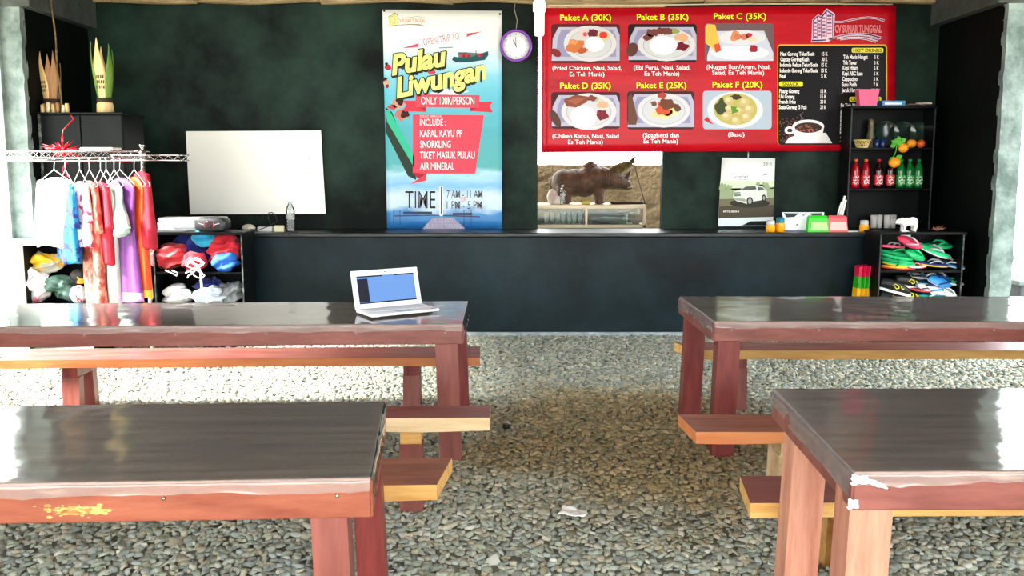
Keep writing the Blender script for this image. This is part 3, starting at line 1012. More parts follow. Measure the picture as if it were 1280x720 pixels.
# ---- menu banner
def menu_banner():
    Y = 9.345
    root = thing('menu_banner', (0, 0, 0), 'wide red menu banner with six meal pictures hung across the opening', 'banner')
    vin = mat('red_vinyl', (168, 10, 26), 0.30, col2=(200, 16, 34), nscale=2.2, stretch=(1.0, 1.0, 2.0), bump=0.35, bscale=1.6, ramp=(0.3, 0.7), spec=0.2)
    for n in vin.node_tree.nodes:
        if n.type == 'MAPPING':
            n.inputs['Rotation'].default_value = (0, math.radians(38), 0)
            n.inputs['Scale'].default_value = (0.7, 1, 3.2)
    C4 = ((677.5, 10), (1120, 7), (1118, 188), (677, 190.5))
    sheet('vinyl_sheet', C4, Y, vin, root, nx=40, ny=16)
    fn = wallfn(Y)
    A = Art(fn, rough=0.3)
    white, lav = (240, 240, 244), (206, 204, 222)
    def frame(x0, y0, x1, y1, bg, corner=4):
        A.rect(x0, y0, x1, y1, bg, 1, r=corner)
    def tray(x0, y0, x1, y1, k=9):
        A.fill([(x0 + k, y0 + 4), (x1 - k * 0.5, y0 + 4), (x1 - 0.5, y0 + 14), (x1 - 0.5, y1 - 3), (x0 + 0.5, y1 - 3), (x0 + 2, y0 + 18)], (186, 184, 206), 2)
        A.fill([(x0 + k + 4, y0 + 7), (x1 - k, y0 + 7), (x1 - 5, y0 + 16), (x1 - 5, y1 - 8), (x0 + 6, y1 - 8), (x0 + 8, y0 + 18)], (150, 148, 182), 3)
    def plate(cx, cy, rx, ry):
        A.ell(cx, cy, rx, ry, (216, 214, 218), 4)
        A.ell(cx, cy + 0.5, rx * 0.82, ry * 0.8, (158, 164, 176), 5)
        A.ell(cx, cy + 0.5, rx * 0.80, ry * 0.78, (206, 208, 212), 6)
    def food(cx, cy, rx, ry, col, lay=7, seed=1, jag=0.45):
        A.ell(cx, cy, rx, ry, col, lay, jag=jag, seed=seed, n=18)
    # A
    frame(689, 30, 775, 79, (92, 30, 34)); tray(689, 30, 775, 79); plate(737.5, 54.5, 33, 22.5)
    food(719, 58, 11, 8.5, (204, 118, 66)); food(728, 63, 6, 4, (184, 90, 48), 8, 2); food(716, 53, 6, 3.5, (226, 150, 92), 8, 3)
    food(743, 55.5, 12, 9.5, (250, 250, 250), 8, 4, 0.1); food(740.5, 41.5, 6.5, 4.8, (104, 34, 48), 7, 5); food(729, 42, 6, 4.5, (240, 200, 200), 7, 6); food(731, 43, 3, 2.6, (214, 90, 90), 8, 7)
    A.ell(754, 45.5, 8.5, 6.2, (206, 206, 160), 7); A.ell(754, 44, 5.2, 4.2, (222, 58, 50), 8); A.ell(695, 66, 7, 4.5, (130, 40, 40), 5, rot=0.6)
    # B
    frame(785, 30, 871, 78, (36, 22, 24)); tray(785, 30, 871, 78); plate(833, 56, 36, 20.5)
    for i, (x, y) in enumerate(((810, 46), (818, 41), (826, 39), (834, 39.5), (813, 41))):
        food(x, y, 6, 4.6, (116, 62, 58), 7 + i % 2, i + 2)
    food(829, 57, 17, 12, (252, 252, 252), 9, 4, 0.08); food(843, 39, 6, 3.4, (150, 160, 96), 7, 8); food(851, 47, 8.5, 5, (232, 170, 128), 7, 9); food(852, 58.5, 8.6, 5.8, (112, 22, 34), 8, 3); A.ell(790, 62, 7, 9, (92, 56, 44), 5, rot=0.4)
    # C
    frame(881, 29, 967, 77, (112, 92, 96))
    A.fill([(893, 39), (955, 38.5), (966.5, 66), (966.5, 76), (884, 76), (884, 70)], (204, 210, 226), 2)
    A.ell(928, 47, 29, 9.5, (222, 222, 230), 3); A.ell(925, 66, 36, 9, (250, 250, 252), 4)
    for i, (x, y) in enumerate(((919, 42), (922, 46), (917, 47.5), (930, 46))):
        food(x, y, 4.6, 4, (212, 128, 92) if i % 2 else (226, 146, 104), 5 + i % 2, i + 3, 0.2)
    food(936, 44, 3.8, 3, (190, 46, 58), 6, 2); food(941.5, 61, 5.2, 4.6, (160, 36, 56), 6, 5, 0.3); food(940, 49, 6, 3, (226, 214, 180), 6, 6)
    A.fill([(881.5, 34), (884, 30), (894, 31), (900, 58), (900, 63), (894, 66), (890, 60), (881.5, 54)], (246, 190, 84), 5); A.fill([(892, 56), (899, 54), (901.5, 63), (895, 66)], (214, 84, 60), 6)
    # D
    frame(689, 115, 775, 161, (66, 26, 26)); tray(689, 115, 775, 161); plate(736, 139.5, 34.5, 23)
    A.fill([(704.5, 124.5), (720, 118.5), (736, 121), (733, 128), (720, 134.5), (708, 133)], (138, 70, 52), 7); A.fill([(709, 126), (721, 122), (732, 123), (720, 131)], (164, 92, 68), 8)
    food(739.5, 123, 6, 4, (128, 60, 50), 8, 3); food(744, 124, 4, 3.4, (170, 180, 140), 7, 4); food(752.5, 131, 7.4, 4.4, (238, 178, 140), 7, 5); food(752, 143.5, 8.2, 6, (122, 32, 40), 7, 6); food(729, 146, 17, 13.5, (252, 252, 252), 9, 7, 0.1); A.ell(694, 148, 5, 12, (86, 56, 44), 5, rot=-0.5)
    # E
    frame(784, 114, 868, 162, (60, 34, 30)); tray(784, 114, 868, 162); plate(829.5, 138, 33, 21.5)
    food(827, 141, 12.5, 8.5, (240, 214, 140), 7, 3); food(838, 140, 9, 6, (242, 226, 160), 7, 4); food(828, 136, 9, 8, (206, 84, 48), 8, 5); food(833, 130, 11, 6.4, (112, 62, 36), 9, 6); food(817, 129.5, 4, 3, (120, 72, 50), 8, 7); food(846.5, 135, 4, 4.6, (100, 66, 46), 8, 8); food(827, 119.5, 5.4, 4, (178, 60, 52), 7, 9)
    A.fill([(784.5, 122), (789, 116), (797, 148), (795, 156), (785, 156)], (104, 64, 46), 5)
    # F
    frame(878.5, 113.5, 964.5, 161.5, (176, 190, 206)); A.ell(919, 137.5, 35, 23, (218, 222, 228), 2); A.ell(919, 136.5, 27.5, 20, (188, 178, 96), 3)
    A.ell(903, 132, 9, 10, (62, 72, 40), 4, jag=0.5, seed=2); A.ell(920, 121.5, 6, 3.6, (70, 56, 40), 4, jag=0.5, seed=4)
    for i, (x, y) in enumerate(((911, 126), (930.5, 128), (936, 136.5), (923, 139), (908, 145.5), (932.5, 146.5), (919.5, 151), (912, 136))):
        A.ell(x, y, 6.2, 5.4, (206, 184, 128), 5, jag=0.2, seed=i); A.ell(x - 1, y - 1.4, 3.4, 2.6, (226, 210, 160), 6, n=10)
    A.ell(917, 137, 5, 4, (96, 142, 50), 7, jag=0.8, seed=6); A.fill([(879.5, 150), (884, 146), (892, 156)], (190, 40, 50), 3)
    # drinks and snack panel
    A.rect(971.8, 55.5, 1109, 181, (232, 176, 56), 1, r=4); A.rect(972.6, 57.2, 1107.2, 181, (22, 20, 22), 2, r=3.5)
    for (x0, y0, x1, y1) in ((1064.5, 59.8, 1104, 66), (973.8, 102, 1003.5, 108.2), (1061.5, 121, 1101.5, 127.2)):
        A.rect(x0, y0, x1, y1, (240, 232, 60), 3, r=2)
    # cup, saucer, beans
    A.ell(1006, 168, 25, 14, (44, 28, 26), 3, jag=0.3, seed=4)
    rr = random.Random(5)
    for i in range(70):
        A.ell(974.5 + rr.random() * 24, 147 + rr.random() * 31, 1.3, 0.9, (92 + int(40 * rr.random()), 70, 64), 4, rot=rr.random() * 3, n=6)
    A.fill([(981, 179), (986, 172), (1000, 168), (1032, 166), (1040, 179)], (236, 234, 234), 5)
    A.ell(987, 163, 6.5, 5, (236, 234, 234), 5); A.ell(987, 163, 3.4, 2.4, (60, 44, 42), 6)
    A.fill([(990, 157), (1030, 157), (1028, 168), (1019, 176.5), (1003, 177), (993, 170)], (240, 238, 238), 6)
    A.ell(1010, 158, 20, 8.4, (246, 244, 244), 7); A.ell(1010, 159.5, 17, 6.6, (64, 42, 36), 8)
    for i in range(46):
        a, q = rr.random() * 2 * PI, math.sqrt(rr.random())
        A.ell(1009 + 14 * q * math.cos(a), 161 + 4.4 * q * math.sin(a), 1.4, 0.9, (120 + int(90 * rr.random()), 100, 90), 9, rot=a, n=6)
    A.stroke([(1000, 152), (1003, 148), (1000, 144), (1004, 140)], [2.4, 2, 1.4, 0.6], (104, 92, 96), 4)
    # tower logo with waves
    li, pu = (240, 206, 220), (74, 44, 110)
    A.fill([(1014.5, 49), (1015.2, 25), (1022.4, 17.9), (1026, 20), (1033.4, 10.5), (1043.6, 17.4), (1041.8, 48), (1036, 52), (1013.6, 53)], li, 2)
    A.stroke([(1016, 26), (1022.6, 19.8), (1026, 22)], 1.6, pu, 3)
    A.stroke([(1026, 22.4), (1033.4, 13.2), (1041.6, 18.8)], 2.0, pu, 3)
    for x, ya, yb in ((1016.4, 26, 49), (1021.8, 21, 49), (1026.6, 22, 48), (1032.8, 15, 46), (1040.6, 19, 46)):
        A.stroke([(x, ya), (x + 0.0, yb)], 0.9, pu, 3)
    for r0 in range(6):
        for (xa, xb, yo) in ((1017.2, 1021.0, 27.5), (1022.6, 1026.0, 25), (1027.4, 1031.8, 21.5), (1033.6, 1039.6, 18.6)):
            y = yo + r0 * 4.4
            if y < 46:
                A.rect(xa + 0.3, y, xb - 0.3, y + 2.4, (200, 120, 160) if r0 % 2 else (120, 84, 140), 3)
    A.stroke([(1014.6, 50.6), (1022, 50.6), (1032, 50)], 1.6, (40, 34, 90), 3)
    def wave(pts, w, col):
        A.stroke(pts, [x + 1.5 for x in w], li, 2)
        A.stroke(pts, w, col, 3)
    wave([(1041, 27.4), (1052, 27.6), (1062, 25.4), (1076, 22.6), (1086, 21.8), (1096, 23), (1105.6, 26)], [0.6, 0.8, 0.9, 0.9, 0.9, 1.0, 1.4], (60, 34, 70))
    wave([(1036, 49), (1048, 45.6), (1060, 43), (1074, 42.4), (1088, 43.6), (1101, 47.6)], [0.8, 1, 1.2, 1.4, 1.6, 1.8], (40, 40, 96))
    wave([(1046, 48.4), (1060, 45.8), (1074, 45.2), (1086, 46.6), (1098, 50.4)], [0.5, 0.8, 1, 1.1, 1.2], (40, 40, 96))
    wave([(1050, 49.4), (1062, 47.8), (1074, 47.6), (1084, 49), (1095, 52.4)], [0.4, 0.6, 0.8, 0.9, 0.9], (40, 40, 96))
    A.build('artwork', None, root)
    B = Art(fn, rough=0.3)
    yel, sh, w = (250, 236, 50), (92, 10, 16), (246, 240, 240)
    for (st, x0, yb, x1) in (('Paket A (30K)', 700, 25.6, 764), ('Paket B (35K)', 796, 25, 860.5), ('Paket C (35K)', 892, 24, 957.5), ('Paket D (35K)', 700, 110.8, 763.5), ('Paket E (25K)', 795.5, 110.2, 858), ('Paket F (20K)', 890.5, 109.4, 953)):
        B.text(st, x0 + 0.5, yb + 0.6, x1 + 0.5, 7.2, sh, 3, bold=0.02, grow=0.025)
        B.text(st, x0, yb, x1, 7.2, yel, 4, bold=0.02)
    for (st, x0, yb, x1) in (('(Fried Chicken, Nasi, Salad,', 690.5, 87.6, 777), ('Es Teh Manis)', 712, 95.3, 755.5), ('(Ebi Furai, Nasi, Salad,', 792, 87, 863), ('Es Teh Manis)', 805.5, 94.6, 849),
                             ('(Nugget Ikan/Ayam, Nasi,', 883, 86.2, 963), ('Salad, Es Teh Manis)', 890, 93.4, 955), ('(Chiken Katsu, Nasi, Salad', 690.5, 172.6, 773.5), ('Es Teh Manis)', 710, 180, 753.5),
                             ('(Spaghetti dan', 803.5, 171.6, 848.5), ('Es Teh Manis)', 804.5, 179, 847.5), ('(Baso)', 910, 170.6, 930.5)):
        B.text(st, x0, yb, x1, 5.2, w, 4, bold=0.016)
    L = (('Nasi Goreng Telur/Sosis', 975.3, 69.6, 1018, '15 K'), ('Capcay Goreng/Kuah', 975.3, 76.4, 1011, '30 K'), ('Indomie Rebus Telur/Sosis', 974.8, 83.4, 1022, '15 K'), ('Indomie Goreng Telur/Sosis', 974.6, 90.4, 1022, '15 K'), ('Nasi', 974.4, 97.4, 982, '5 K'),
         ('Pisang Goreng', 974, 116.2, 999, '15 K'), ('Ubi Goreng', 973.8, 123, 993, '15 K'), ('French Fries', 973.6, 129.4, 994.5, '20 K'), ('Sosis Goreng (5 Pcs)', 973.6, 136.2, 1008, '20 K'))
    for st, x0, yb, x1, pr in L:
        B.text(st, x0, yb, x1, 4.6, w, 4, bold=0.03)
        B.text(pr, 1027 - (yb - 69) * 0.03, yb, 1034.5 - (yb - 69) * 0.03, 4.4, w, 4, bold=0.02)
    H = (('Teh Manis Hangat', 73.6, 1084.5, '5 K'), ('Teh Tawar', 80.6, 1071, '3 K'), ('Kopi Hitam', 87.2, 1072, '5 K'), ('Kopi ABC Susu', 94.2, 1078, '5 K'), ('Cappucino', 101, 1071.5, '5 K'), ('Susu Putih', 108, 1070.5, '7 K'), ('Jeruk Hangat', 115, 1074.5, '10 K'))
    for i, (st, yb, x1, pr) in enumerate(H):
        x0 = 1054 - i * 0.36
        B.text(st, x0, yb, x1, 4.8, w, 4, bold=0.03)
        B.text(pr, (1092.6 if len(pr) < 4 else 1090.6) - i * 0.2, yb, 1098.6 - i * 0.1, 4.2, w, 4, bold=0.02)
    for i, st in enumerate(('Es Teh Manis', 'Es Jeruk', 'Es Cappucino', 'Es Milo', 'Es Kelapa', 'Es Susu', 'Es Sirup', 'Es Buah', 'Aqua 1,5 L', 'Aqua 600')):
        B.text(st, 1050.8 - i * 0.15, 133.4 + i * 4.9, 1051 + len(st) * 2.1, 3.8, w, 4, bold=0.03)
    k = (20, 20, 20)
    B.text('HOT DRINKS', 1066.4, 65, 1102.4, 4.0, k, 5, bold=0.015)
    B.text('SNACK', 978, 107.2, 999, 4.2, k, 5, bold=0.015)
    B.text('COLD DRINKS', 1063.4, 126.2, 1099.6, 4.0, k, 5, bold=0.015)
    B.text('CV SUNAR TUNGGAL', 1043.4, 40.4, 1102, 8.6, (246, 170, 170), 4, bold=0.03)
    B.text('CV SUNAR TUNGGAL', 1043.4, 40.4, 1102, 8.6, (206, 60, 80), 5, bold=-0.018)
    B.build('lettering', None, root)
    # hem rope tied along the top
    mb = MB()
    mb.tube([P(684 + 108 * i, 6.6 - i * 0.5 + 0.8 * math.sin(i * 2), Y - 0.012) for i in range(5)], 0.006, 6)
    mb.build('hem_cord', mat('cream_cord', (222, 206, 170), 0.7), root)
menu_banner()

# ---- clock
def wall_clock():
    Y = 9.33
    c = P(645, 57.5, Y)
    root = thing('wall_clock', c, 'round white wall clock with a purple rim between the two banners', 'clock')
    R = 0.158
    X = Matrix.Rotation(PI / 2, 4, 'X')
    mb = MB()
    pr = [(R - 0.026, 0.020), (R - 0.022, 0.03), (R - 0.006, 0.034), (R, 0.024), (R, -0.03), (R - 0.03, -0.03)]
    mb.lathe(pr, seg=48, cap=False)
    mb.bm.transform(X)
    mb.build('rim', mat('purple_plastic', (126, 62, 176), 0.3), root)
    mb = MB(); mb.lathe([(0.0005, -0.02), (R - 0.02, -0.02), (R - 0.02, 0.014), (0.0005, 0.014)], seg=48); mb.bm.transform(X)
    face = mb.build('dial', mat('white_dial', (246, 246, 250), 0.5), root)
    mb = MB()
    for h in range(12):
        a = h * PI / 6
        q = Matrix.Rotation(a, 4, 'Y')
        mb.box(-0.0022, 0.0022, -0.0165, -0.0140, R * 0.66, R * 0.76, M=q)
    mb.build('hour_marks', mat('dark_print', (40, 40, 60), 0.5), root)
    for nm, a, l, w in (('hour_hand', math.radians(-28), 0.062, 0.006), ('minute_hand', math.radians(-2), 0.086, 0.004)):
        mb = MB()
        q = Matrix.Rotation(a, 4, 'Y')
        mb.box(-w / 2, w / 2, -0.0195, -0.0175, -0.016, l, M=q)
        mb.build(nm, MATS['dark_print'], root)
    mb = MB()
    a = P(645, 40, Y)
    mb.tube([(0, 0.0, R), (0.012, 0.0, R + 0.09), (-0.018, 0.01, R + 0.2), (0.0, 0.02, R + 0.30)], 0.004, 6)
    mb.build('hanging_string', mat('grey_string', (150, 146, 130), 0.8), root)
wall_clock()

# ---- whiteboard
def whiteboard():
    Y = 9.35
    root = thing('whiteboard', P(320, 268, Y), 'blank white board leaning on the black wall above the printer', 'whiteboard')
    o = P(320, 268, Y)
    mb = MB()
    pts = [P(237.5, 268, Y - 0.02), P(407, 267.3, Y - 0.02), P(401, 163.2, Y), P(232, 164, Y)]
    mb.prism([p - o for p in pts], (0, 0.018, 0), 0.002)
    mb.build('panel', mat('white_board_face', (244, 245, 236), 0.22, coat=0.3), root)
    for (x, y) in ((387, 199), (387, 217)):
        mb = MB(); mb.lathe([(0.0005, 0), (0.006, 0), (0.005, 0.003), (0.0005, 0.004)], seg=8)
        n = mb.build('screw_hole', MATS['black_iron'], root)
        n.location = P(x, y, Y - 0.012) - o
        n.rotation_euler = (PI / 2, 0, 0)
whiteboard()

# ---- calendar
def calendar():
    Y = 9.36
    root = thing('wall_calendar', (0, 0, 0), 'wall calendar with a pale car picture hanging under the menu banner', 'calendar')
    fn = wallfn(Y)
    C4 = ((902.5, 197), (969, 198), (966, 282.5), (897.5, 283))
    sheet('paper_sheet', C4, Y, mat('calendar_paper', (238, 242, 238), 0.35), root, thick=0.006, nx=4, ny=4)
    A = Art(fn, rough=0.35)
    A.fill([(899.8, 236), (967.7, 234), (966.3, 274), (898.2, 274)], (152, 164, 130), 1)
    A.fill([(900.2, 226), (968, 226), (967.7, 236), (899.8, 238)], (206, 218, 192), 1)
    for i, (x, r) in enumerate(((904, 5), (911, 4), (932, 3), (948, 6), (956, 6))):
        A.ell(x, 238 - r * 0.6, r, r * 1.1, (150, 166, 124), 2, jag=0.5, seed=i)
    A.fill([(899.3, 249), (967.2, 247), (966.3, 272), (898.3, 272)], (112, 108, 84), 3)
    A.fill([(899, 258), (966.9, 256), (966.3, 273), (898.2, 273)], (78, 72, 58), 4)
    A.ell(937, 254, 25, 5.5, (54, 52, 44), 5)
    # the car: body, cabin glass, wheels, grille
    A.fill([(916, 247), (917, 239.5), (925, 237.5), (931, 232.5), (944, 231.5), (953, 233), (958.5, 239), (958.5, 247), (953, 250), (940, 252), (934, 255), (920, 251)], (214, 224, 212), 6)
    A.fill([(926.5, 237), (932, 233.2), (944, 232.6), (945.5, 236.5), (938, 237.8)], (84, 92, 84), 7)
    A.fill([(947, 233.4), (952.5, 234), (955.5, 237.2), (947.6, 238.4)], (96, 104, 94), 7)
    A.ell(937, 251.5, 4.0, 5.4, (44, 44, 42), 7); A.ell(937, 251.5, 2.4, 3.4, (160, 164, 156), 8)
    A.ell(954.6, 247.5, 2.6, 4.4, (44, 44, 42), 7); A.ell(954.6, 247.5, 1.5, 2.6, (150, 154, 146), 8)
    A.fill([(917, 240.5), (925, 240), (926, 245), (918, 245.5)], (120, 128, 118), 7)
    A.stroke([(918, 242.2), (925, 241.6)], 0.7, (200, 206, 196), 8)
    A.fill([(917, 247.5), (931, 248.5), (932, 252), (920, 250.4)], (150, 156, 144), 7)
    A.fill([(898.2, 273), (966.4, 271), (966.1, 282.3), (897.7, 282.7)], (226, 236, 238), 5)
    A.fill([(927, 282), (938, 276.5), (966.2, 276), (966, 282)], (30, 34, 36), 6)
    A.build('artwork', None, root)
    B = Art(fn, rough=0.35)
    B.text('20', 954, 206.6, 959.2, 3.6, (70, 70, 74), 2)
    B.text('18', 959.6, 206.6, 964.6, 3.6, (170, 170, 174), 2)
    B.text('RO SPORT', 916.5, 222.6, 935.5, 2.6, (70, 76, 66), 2, bold=0.01, shear=0.2)
    B.stroke([(922, 224.8), (934.5, 224.6)], 0.5, (110, 120, 100), 2)
    B.stroke([(952, 219.6), (955, 218.6), (959, 218.4)], 0.6, (80, 80, 80), 2)
    B.text('MITSUBISHI', 904, 265.4, 923.5, 2.2, (230, 232, 226), 6, bold=0.02)
    B.build('lettering', None, root)
    mb = MB()
    t = P(935, 197.6, Y)
    mb.tube([t + Vector((0, -0.004, -0.008)), t + Vector((0, -0.006, 0.03)), t + Vector((0.0, 0.0, 0.072))], 0.006, 6)
    mb.build('hanging_hook', mat('pale_wire', (196, 200, 196), 0.4, 0.6), root)
calendar()

# ---- hanging lamp
def hanging_lamp():
    Y = 9.05
    top = P(674, -4, Y)
    root = thing('hanging_lamp', P(674, 45, Y), 'white capsule lamp hanging from the roof beside the menu banner', 'lamp')
    o = P(674, 45, Y)
    r = 0.05
    wm = mat('white_lamp_glow', (248, 248, 246), 0.35, emit=(255, 252, 244), estr=1.2)
    h = (45 - 17) * Y / FPX
    mb = MB(); mb.lathe([(0.001, 0.0), (r * 0.8, 0.002), (r * 0.95, 0.02), (r * 0.98, h)], seg=20); mb.build('tube', wm, root)
    mb = MB(); mb.lathe([(r * 0.98, h), (r * 1.2, h + 0.008), (r * 1.2, h + 0.09), (r * 0.8, h + 0.12), (r * 0.3, h + 0.13)], seg=20); mb.build('collar', wm, root)
    mb = MB(); mb.tube([(0, 0, h + 0.12), (0.004, 0, h + 0.2), (0, 0, h + 0.262)], 0.008, 8); mb.build('cord', mat('white_cord', (220, 220, 214), 0.6), root)
hanging_lamp()

# ================================================================ LEFT SIDE: RACK, CLOTHES, CABINETS
chrome = mat('chrome_wire', (206, 206, 208), 0.16, 1.0)
wire_white = mat('white_wire', (226, 228, 226), 0.4)
pale_edge = mat('worn_lit_edge', (40, 44, 44), 0.7, col2=(128, 134, 132), nscale=16, ramp=(0.46, 0.66))  # worn edge, with the light it catches put into the pale tone
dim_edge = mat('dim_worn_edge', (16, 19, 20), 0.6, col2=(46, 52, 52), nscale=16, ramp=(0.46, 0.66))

def shelf_unit(name, x0, x1, y0, y1, ztop, zs, label, cat, m, side_m=None, edge=(1, 1), back=True, group=None):
    """Open-fronted shelf: sides, top, shelves, back panel, worn front edges, the pale ones with a lit tone painted in."""
    cx = (x0 + x1) / 2
    root = thing(name, (cx, y0, 0), label, cat, group)
    a, b, d, t = x0 - cx, x1 - cx, y1 - y0, 0.018
    side_m = side_m or m
    for xa in (a, b - t):
        mb = MB(); mb.box(xa, xa + t, 0, d, zs[-1][0] if len(zs[-1]) > 1 else 0, ztop - t, 0.002); mb.build('side_panel', side_m, root)
    mb = MB(); mb.box(a - 0.012, b + 0.012, -0.015, d, ztop - t, ztop + 0.006, 0.003); mb.build('top_board', m, root)
    for z in zs:
        mb = MB(); mb.box(a + t, b - t, 0.002, d - 0.012, z[0], z[0] + t, 0.002); mb.build('shelf_board', m, root)
    if back:
        mb = MB(); mb.box(a + t, b - t, d - 0.012, d, zs[-1][0], ztop - t); mb.build('back_panel', m, root)
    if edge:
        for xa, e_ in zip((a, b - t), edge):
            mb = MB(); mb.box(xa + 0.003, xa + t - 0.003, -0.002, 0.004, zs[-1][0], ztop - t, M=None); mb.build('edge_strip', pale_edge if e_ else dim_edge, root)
    return root

# ---- black clothes shelf before the counter
SLX0, SLX1, SLY = P(190, 300, 8.2).x, P(303, 300, 8.2).x, 8.2
board_bk = mat('black_shelf_board', (6, 7, 8), 0.4, col2=(14, 17, 18), nscale=4, bump=0.08, spec=0.1)
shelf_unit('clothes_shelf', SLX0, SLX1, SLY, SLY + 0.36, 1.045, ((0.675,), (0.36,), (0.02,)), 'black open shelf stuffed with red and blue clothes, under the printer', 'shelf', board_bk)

# ---- white cabinet at the far left
white_panel = mat('white_painted_panel', (236, 238, 236), 0.5)
def white_cabinet():
    y0 = 7.72
    x0, x1 = P(-34, 300, y0).x, P(112, 300, y0).x
    root = thing('white_cabinet', ((x0 + x1) / 2, y0, 0), 'white cabinet with an open dark front full of bags, left of the clothes', 'cabinet')
    cx = (x0 + x1) / 2
    a, b = x0 - cx, x1 - cx
    xo = P(28, 320, y0).x - cx
    d, zt = 0.36, 1.0
    mb = MB(); mb.box(a, xo, 0, 0.02, 0.02, zt - 0.02, 0.003); mb.build('front_panel', white_panel, root)
    for xa in (a, b - 0.02):
        mb = MB(); mb.box(xa, xa + 0.02, 0.0 if xa > 0 else 0.02, d, 0.0, zt - 0.02, 0.002); mb.build('side_panel', white_panel if xa < 0 else board_bk, root)
    mb = MB(); mb.box(xo - 0.02, xo, 0.02, d - 0.01, 0.02, zt - 0.03); mb.build('divider', board_bk, root)
    mb = MB()
    mb.prism([(a - 0.03, -0.05, zt - 0.02), (P(74, 300, y0).x - cx, -0.03, zt - 0.02), (b + 0.01, 0.02, zt - 0.02), (b + 0.01, d, zt - 0.02), (a - 0.03, d, zt - 0.02)], (0, 0, 0.024), 0.003)
    mb.build('top_board', white_panel, root)
    for z in (0.45, 0.06):
        mb = MB(); mb.box(xo, b - 0.02, 0.005, d - 0.01, z, z + 0.018); mb.build('shelf_board', board_bk if z > 0.2 else white_panel, root)
    mb = MB(); mb.box(xo, b - 0.02, d - 0.014, d - 0.002, 0.06, zt - 0.02); mb.build('back_panel', board_bk, root)
    return root
white_cabinet()

def cloth(name, label, cat, px, py, Y, w, h, d, m, group=None, seed=1, sub=5, freq=9.0, amp=None, rot=0.0, rest=None, extra=None):
    """Crumpled soft bundle whose picture centre is px, py."""
    c = P(px, py, Y)
    base = Vector((c.x, Y, rest if rest is not None else c.z - h / 2))
    mb = MB()
    amp = amp if amp is not None else min(w, h) * 0.34
    M = Matrix.Rotation(rot, 3, 'Y')
    mb.blob((0, 0, h / 2), (w / 2 * 0.93, d / 2 * 0.93, h / 2 * 0.93), sub=sub, amp=amp, freq=freq, seed=seed, ridge=True, M=M)
    zmin = min(v.co.z for v in mb.bm.verts)
    for v in mb.bm.verts:
        v.co.z -= zmin
        if v.co.z < 0.012: v.co.z *= 0.2
    root = thing(name, base, label, cat, group)
    mb.build('fabric', m, root)
    return root

red_c = mat('red_cloth', (180, 12, 34), 0.75, col2=(206, 30, 52), nscale=9, sheen=0.2)
blue_c = mat('royal_blue_cloth', (12, 26, 110), 0.75, col2=(22, 48, 146), nscale=9, sheen=0.2)
cyan_c = mat('cyan_cloth', (20, 140, 190), 0.75, col2=(40, 176, 214), nscale=9, sheen=0.2)
pinkred_c = mat('coral_red_cloth', (206, 36, 50), 0.75, col2=(226, 84, 90), nscale=8, sheen=0.2)
mblue_c = mat('mid_blue_cloth', (26, 90, 190), 0.7, col2=(50, 120, 214), nscale=9)
plast_w = mat('white_plastic_bag', (226, 232, 238), 0.35, col2=(250, 250, 252), nscale=6, bump=0.3)
plast_g = mat('grey_plastic_bag', (110, 118, 124), 0.25, col2=(170, 178, 184), nscale=7, bump=0.4)
cg = 'crumpled clothes on the black shelf'
z1 = 0.675 + 0.019
cloth('bundled_shirt', 'coral-red crumpled shirt spilling at the left of the black shelf', 'clothing', 212, 325, 8.33, 0.36, 0.24, 0.26, pinkred_c, cg, 1, rest=z1)
cloth('bundled_shirt', 'red crumpled shirt at the right end of the black shelf', 'clothing', 282, 316, 8.36, 0.29, 0.28, 0.22, red_c, cg, 4, rest=z1)
cloth('bundled_shirt', 'dark blue crumpled shirt in the middle of the clothes heap', 'clothing', 240, 309, 8.44, 0.36, 0.30, 0.18, blue_c, cg, 3, rest=z1 + 0.01)
cloth('bundled_shirt', 'cyan rolled shirt topmost on the clothes heap', 'clothing', 257, 299, 8.34, 0.23, 0.15, 0.16, cyan_c, cg, 5, rest=z1 + 0.215)
cloth('bundled_shirt', 'bright blue cloth hanging over the shelf edge below the red shirt', 'clothing', 283, 337, 8.26, 0.24, 0.15, 0.16, mblue_c, cg, 6, rest=z1)
cloth('bundled_shirt', 'small red folded cloth in the centre of the clothes heap', 'clothing', 244, 327, 8.26, 0.24, 0.17, 0.14, red_c, cg, 9, rest=z1)
z2 = 0.36 + 0.019
cloth('bundled_shirt', 'royal blue cloth on the lower board of the black shelf', 'clothing', 261, 361, 8.40, 0.26, 0.23, 0.22, blue_c, cg, 7, rest=z2)
cloth('plastic_bag', 'white plastic bag low at the left of the black shelf', 'bag', 222, 373, 8.31, 0.28, 0.17, 0.2, plast_w, 'plastic bags on the black shelf', 8, rest=z2)
cloth('plastic_bag', 'pale blue-white paper bag below the dangling white cords', 'bag', 262, 370, 8.27, 0.30, 0.17, 0.16, mat('pale_blue_bag', (206, 220, 236), 0.5), 'plastic bags on the black shelf', 10, rest=z2)
cloth('plastic_bag', 'clear grey plastic bag low at the right of the black shelf', 'bag', 288, 364, 8.34, 0.22, 0.22, 0.2, plast_g, 'plastic bags on the black shelf', 12, rest=z2)
# tangled white drawstrings
mb = MB()
rr = random.Random(3)
for k in range(6):
    x, y = 236 + k * 3.0, 322
    pts = []
    for i in range(9):
        pts.append(P(x + 5 * math.sin(i * 1.3 + k), y + i * (3.2 if k % 2 else 2.4), 8.17 - 0.004 * k))
    mb.tube(pts, 0.006, 6)
mb.tube([P(207, 338, 8.17), P(214, 341, 8.16), P(221, 345, 8.165), P(222, 341, 8.165), P(215, 338, 8.17)], 0.005, 6)
mb.tube([P(250, 335, 8.16), P(251, 345, 8.15), P(252, 356, 8.155), P(253, 366, 8.16)], [0.006, 0.008, 0.012, 0.014], 8)
o = mb.build('drawstring_tangle', mat('white_cord_fabric', (240, 236, 234), 0.7))
tag(o, 'tangled white drawstrings dangling from the red clothes', 'cord')

